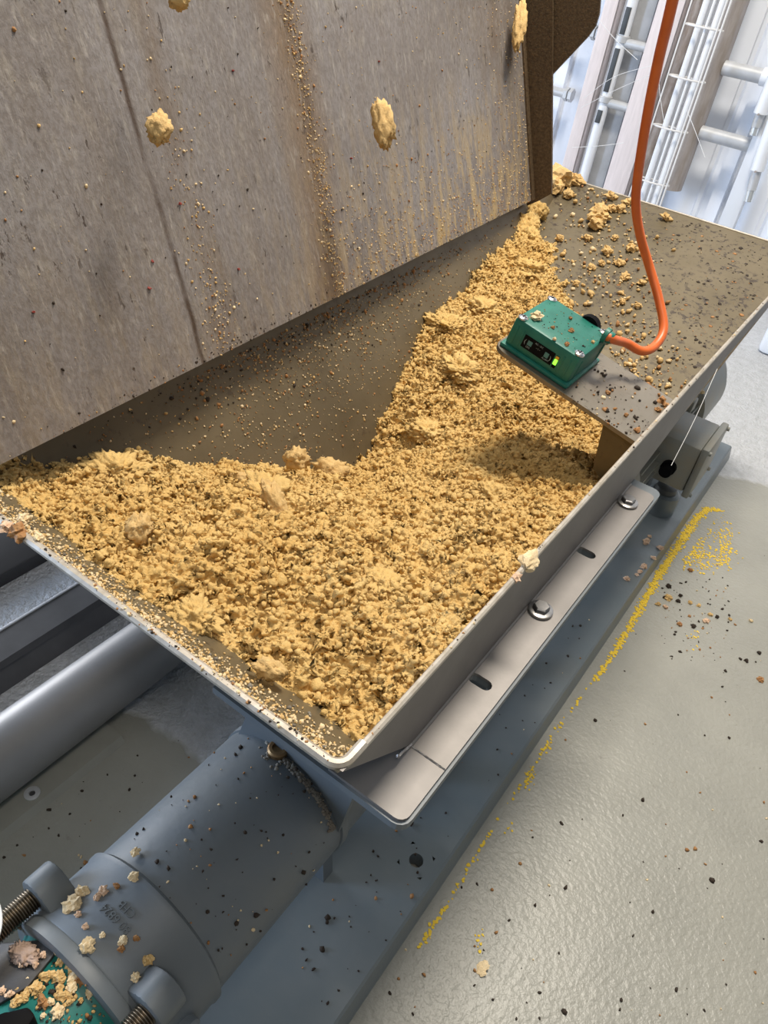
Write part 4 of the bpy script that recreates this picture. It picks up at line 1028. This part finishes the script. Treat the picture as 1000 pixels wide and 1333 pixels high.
# tube and stator
def tube_hit(px, py, r):
    d = ray(px, py); a = d[0] ** 2 + d[2] ** 2; ox, oz = -AX, H - AZ; b = 2 * (d[0] * ox + d[2] * oz); c = ox * ox + oz * oz - r * r
    D = b * b - 4 * a * c
    return None if D < 0 else C0 + d * ((-b - math.sqrt(D)) / 2 / a)
for px, py, s, m_ in ((176, 1109, 6, 'crumb_pale'), (174, 1141, 7, 'crumb_pale'), (106, 1161, 9, 'crumb_pale'), (96, 1176, 11, 'crumb_pale'), (134, 1160, 6, 'crumb_pink'), (126, 1168, 5, 'crumb_pink'), (152, 1153, 4, 'crumb_brown'), (160, 1224, 6, 'crumb_pale'), (177, 1221, 4, 'crumb_brown'), (158, 1235, 5, 'crumb_brown'), (192, 1250, 8, 'crumb'), (176, 1272, 7, 'crumb_pale'), (192, 1280, 4, 'crumb'), (134, 1217, 4, 'crumb_pale'), (111, 1206, 4, 'crumb_pink'), (102, 1190, 4, 'crumb_pink')):
    p = tube_hit(px, py, .099)
    if p is not None: crumb(p, s * depth(p) / F, m_, 'crumb lying on the blue grey pump tube sleeve', 'crumbs on the tube sleeve')
for px, py, s, m_ in ((76, 1238, 7, 'crumb_pale'), (79, 1251, 6, 'crumb'), (97, 1245, 8, 'crumb'), (92, 1257, 7, 'crumb'), (100, 1254, 6, 'crumb'), (62, 1270, 8, 'crumb'), (77, 1272, 8, 'crumb'), (96, 1271, 8, 'crumb_pale'), (107, 1272, 10, 'crumb_brown'), (78, 1286, 6, 'crumb'), (94, 1286, 7, 'crumb_pale'), (83, 1296, 8, 'crumb'), (76, 1316, 9, 'crumb_pale'), (89, 1305, 5, 'crumb'), (66, 1304, 5, 'crumb_pale'), (56, 1304, 7, 'crumb_brown'), (49, 1287, 9, 'crumb'), (38, 1288, 7, 'crumb'), (32, 1297, 7, 'crumb'), (24, 1289, 5, 'crumb'), (22, 1303, 8, 'crumb'), (118, 1292, 7, 'crumb_pale'), (38, 1274, 4, 'crumb_pale'), (56, 1322, 4, 'crumb_pale'), (105, 1302, 3, 'crumb')):
    p = tube_hit(px, py, .086)
    if p is not None: crumb(p, s * depth(p) / F, m_, 'crumb lying on the teal stator casing', 'crumbs on the teal stator')
p = tube_hit(113, 1232, .101); crumb(p, .007, 'crumb_pale', 'pale crumb on the end collar beside the teal stator', None)
for px, py, s in ((17, 1203, 10), (17, 1202, 5), (6, 1212, 6), (32, 1247, 5), (28, 1256, 4), (56, 1242, 4), (47, 1238, 4), (46, 1256, 4), (12, 1294, 5), (3, 1290, 5)):
    p = flap(px, py, .003); crumb(p, s * depth(p) / F, 'crumb_pink', 'dry pinkish crumb on the dark rubber flap', 'crumbs on the rubber flap')
P_ = [tube_hit(random.uniform(110, 460), random.uniform(960, 1300), .0945) for i in range(260)]; P_ = np.array([p for p in P_ if p is not None and p[1] < .41])
grains('specks_on_tube', P_, np.clip(rng.lognormal(math.log(.0010), .5, len(P_)), .0005, .0028), ['dirt', 'crumb_brown', 'crumb_pale'], 'tiny dark and pale specks on the pump tube', 'crumbs', weights=[.6, .2, .2])
P_ = [p for p in (tube_hit(random.uniform(40, 150), random.uniform(1230, 1333), .084) for i in range(160)) if p is not None and p[1] < .12]
grains('specks_on_stator', P_, np.clip(rng.lognormal(math.log(.0013), .5, len(P_)), .0006, .003), ['dirt', 'crumb_brown', 'crumb'], 'dark dirt and fine crumbs on the teal stator', 'crumbs', weights=[.45, .25, .3])
# base tray and floor
for px, py, s in ((842, 705, 5), (860, 713, 4), (851, 726, 3), (838, 737, 4.5), (833, 744, 3), (816, 753, 4), (846, 698, 2.5), (829, 748, 2.5)):
    p = onz(px, py, ZT + .003); crumb(p, s * depth(p) / F, 'crumb_pink', 'pinkish crumb on the base tray below the flange', 'crumbs on the base tray')
P_ = pick(lambda a, b: onz(a, b, ZT + .0004), 75, (380, 880), (640, 1330), lambda a, b: -.228 < onz(a, b, ZT)[0] < -.134 and onz(a, b, ZT)[1] < 1.5)
grains('specks_on_base', P_, np.clip(rng.lognormal(math.log(.0016), .5, len(P_)), .0007, .004), ['dirt', 'crumb_brown', 'crumb_pale'], 'dark specks scattered on the base tray', 'dirt', weights=[.7, .2, .1])
for px, py, s, m_ in ((870, 778, 6, 'crumb'), (919, 808, 4, 'crumb_pink'), (978, 808, 3, 'crumb_pale'), (899, 742, 3.5, 'crumb_brown'), (871, 763, 4, 'dirt'), (886, 775, 3, 'dirt'), (883, 782, 3, 'dirt'), (857, 786, 3, 'crumb'), (867, 790, 3, 'crumb_pink'), (899, 784, 3, 'crumb'), (910, 788, 2.5, 'crumb'), (934, 803, 3, 'dirt'), (925, 800, 3, 'crumb'), (951, 806, 2.5, 'crumb'), (885, 812, 3, 'crumb_brown'), (903, 815, 3, 'dirt'), (972, 860, 3, 'dirt'), (990, 884, 4, 'crumb_brown')):
    p = onz(px, py, .002); crumb(p, s * depth(p) / F, m_, 'tiny crumb on the grey floor beside the yellow paint marks', 'crumbs on the floor by the paint')
p = onz(626, 1261, .0015); crumb(p, .0085, 'crumb_pale', 'single flat yellowish flake lying on the grey floor', None, flat=.2)
P_ = [onz(random.uniform(860, 960), random.uniform(750, 860), .0006) for i in range(90)] + [onz(random.uniform(500, 1000), random.uniform(700, 1333), .0006) for i in range(170)] + [onz(random.uniform(0, 250), random.uniform(960, 1180), .0006) for i in range(70)]
P_ = [p for p in P_ if p[0] > -.115 or -.635 < p[0] < -.51]
grains('specks_on_floor', P_, np.clip(rng.lognormal(math.log(.0016), .5, len(P_)), .0007, .004), ['dirt', 'crumb_brown', 'crumb_pale'], 'tiny dark and pale specks scattered over the floor', 'dirt', weights=[.6, .25, .15])

# yellow paint remnants: thin flakes
def flakes(pts, size):
    V, Fc = [], []
    for p, s in zip(pts, size):
        n = 6; a0 = random.uniform(0, 6.28); b0 = len(V)
        ring = [(p[0] + s * random.uniform(.5, 1.2) * math.cos(a0 + k), p[1] + s * random.uniform(.5, 1.2) * math.sin(a0 + k)) for k in np.arange(n) * 1.047]
        zt = random.uniform(.0005, .0013); V += [(a, b, zt) for a, b in ring] + [(a, b, 0) for a, b in ring]
        Fc.append(tuple(range(b0, b0 + n)))
        for k in range(n): Fc.append((b0 + k, b0 + n + k, b0 + n + (k + 1) % n, b0 + (k + 1) % n))
    return V, Fc
path = [(545, 1232), (578, 1185), (640, 1080), (700, 990), (735, 935), (772, 888), (800, 850), (830, 798), (856, 752), (880, 715), (905, 678), (922, 662), (938, 664)]
pa = np.array([onz(a, b, 0)[:2] for a, b in path]); dens = [.22, .10, .03, .12, .05, .30, .55, .8, 1, 1, 1, 1]
wid = [.0035, .003, .004, .004, .004, .005, .006, .007, .008, .010, .009, .007]
pts, sz = [], []
for i in range(len(pa) - 1):
    Ls = np.linalg.norm(pa[i + 1] - pa[i])
    for k in range(int(Ls * 2600 * dens[i])):
        t = random.random(); pts.append(pa[i] + (pa[i + 1] - pa[i]) * t + np.array([random.gauss(0, wid[i] * .55), random.gauss(0, wid[i] * .5)])); sz.append(random.uniform(.0012, .0034))
for cx, cy, sx_, sy_, n_ in ((898, 712, 11, 14, 330), (943, 712, 5, 15, 150), (922, 728, 16, 8, 130), (934, 690, 12, 10, 50)):
    for k in range(n_):
        px, py = random.gauss(cx, sx_), random.gauss(cy, sy_)
        if py < 735 - (px - 884) * 1.25 or py > 748: continue
        pts.append(onz(px, py, 0)[:2]); sz.append(random.uniform(.0010, .0034))
for cx, cy, n_, sp in ((690, 1012, 40, 7), (626, 1222, 14, 8), (665, 1078, 5, 5), (905, 830, 14, 10)):
    for k in range(n_): pts.append(onz(cx + random.gauss(0, sp * .5), cy + random.gauss(0, sp), 0)[:2]); sz.append(random.uniform(.001, .0028))
V, Fc = flakes(pts, sz)
tag(raw('yellow_paint_marks', V, Fc, 'yellow_paint'), 'worn yellow paint line remnants along the base tray on the floor', 'floor marking', kind='stuff')

# ================================================================== clods falling from the chute
def clod(px, py, w, hh, lift, label, seed, tilt=0.0, m_='crumb', group='clods falling off the chute'):
    s_, t_ = sl_hit(px, py); p = sl(s_, t_, lift) if lift is not None else None
    if p is None: return
    p = hit(px, py, p, SN); k = depth(p) / F
    V, Fc = lump(4, seed, .3, 1.3, .22)
    right = R @ np.array([math.cos(tilt), math.sin(tilt), 0]); dn = R @ np.array([-math.sin(tilt), math.cos(tilt), 0]); fw = R @ np.array([0, 0, 1.])
    V = V[:, :1] * right * w * k / 2 + V[:, 1:2] * dn * hh * k / 2 + V[:, 2:3] * fw * w * k / 2
    o = raw('falling_clod', V, Fc, m_, None, True); o.location = p
    return tag(o, label, 'clod', group)
clod(498, 162, 26, 58, .10, 'tall yellow clod falling free in front of the chute sheet', 1, -.15, 'crumb')
clod(207, 167, 28, 40, .08, 'small roundish tan clod falling in front of the dark streak on the chute', 2, 0, 'crumb')
clod(232, 1, 26, 18, .08, 'yellow clod high up the chute above the roundish falling one', 3, 0, 'crumb')
clod(677, 32, 17, 58, .03, 'narrow yellow clod sliding down the far edge of the chute', 4, .1, 'crumb')
def pile_hit(px, py):
    r_ = ray(px, py); t = .4
    for _ in range(600):
        q_ = C0 + r_ * t
        if q_[2] < pile_fast(q_[:1], q_[1:2])[0]: return q_
        t += .004
    return q_
for i, (px, py, w, hh, tl, lb) in enumerate(((387, 597, 30, 26, 0, 'rounded clod dropping onto the mass at the brown left wall'), (430, 612, 44, 26, .2, 'flat wide clod landing on the mass near the brown left wall'), (180, 688, 34, 40, .5, 'ragged clod tumbling on the mass near the near rim'), (358, 655, 24, 62, -.35, 'long curved clod sliding over the middle of the mass'), (322, 625, 50, 20, .1, 'thin curled flake lying above the long curved clod'), (352, 872, 42, 26, .3, 'soft clod resting on the mass beside the near wall'))):
    p = left_hit(px, py) if i == 0 else pile_hit(px, py); p = p + (C0 - p) * (.07, .02, .014, .014, .014, .045)[i]; k = depth(p) / F
    V, Fc = lump(4, 30 + i, .35, 1.5, .3)
    right = R @ np.array([math.cos(tl), math.sin(tl), 0]); dn = R @ np.array([-math.sin(tl), math.cos(tl), 0]); fw = R @ np.array([0, 0, 1.])
    o = raw('loose_clod', V[:, :1] * right * w * k / 2 + V[:, 1:2] * dn * hh * k / 2 + V[:, 2:3] * fw * min(w, hh) * k / 2, Fc, 'crumb', None, True); o.location = p
    tag(o, lb, 'clod', 'loose clods on the mass')
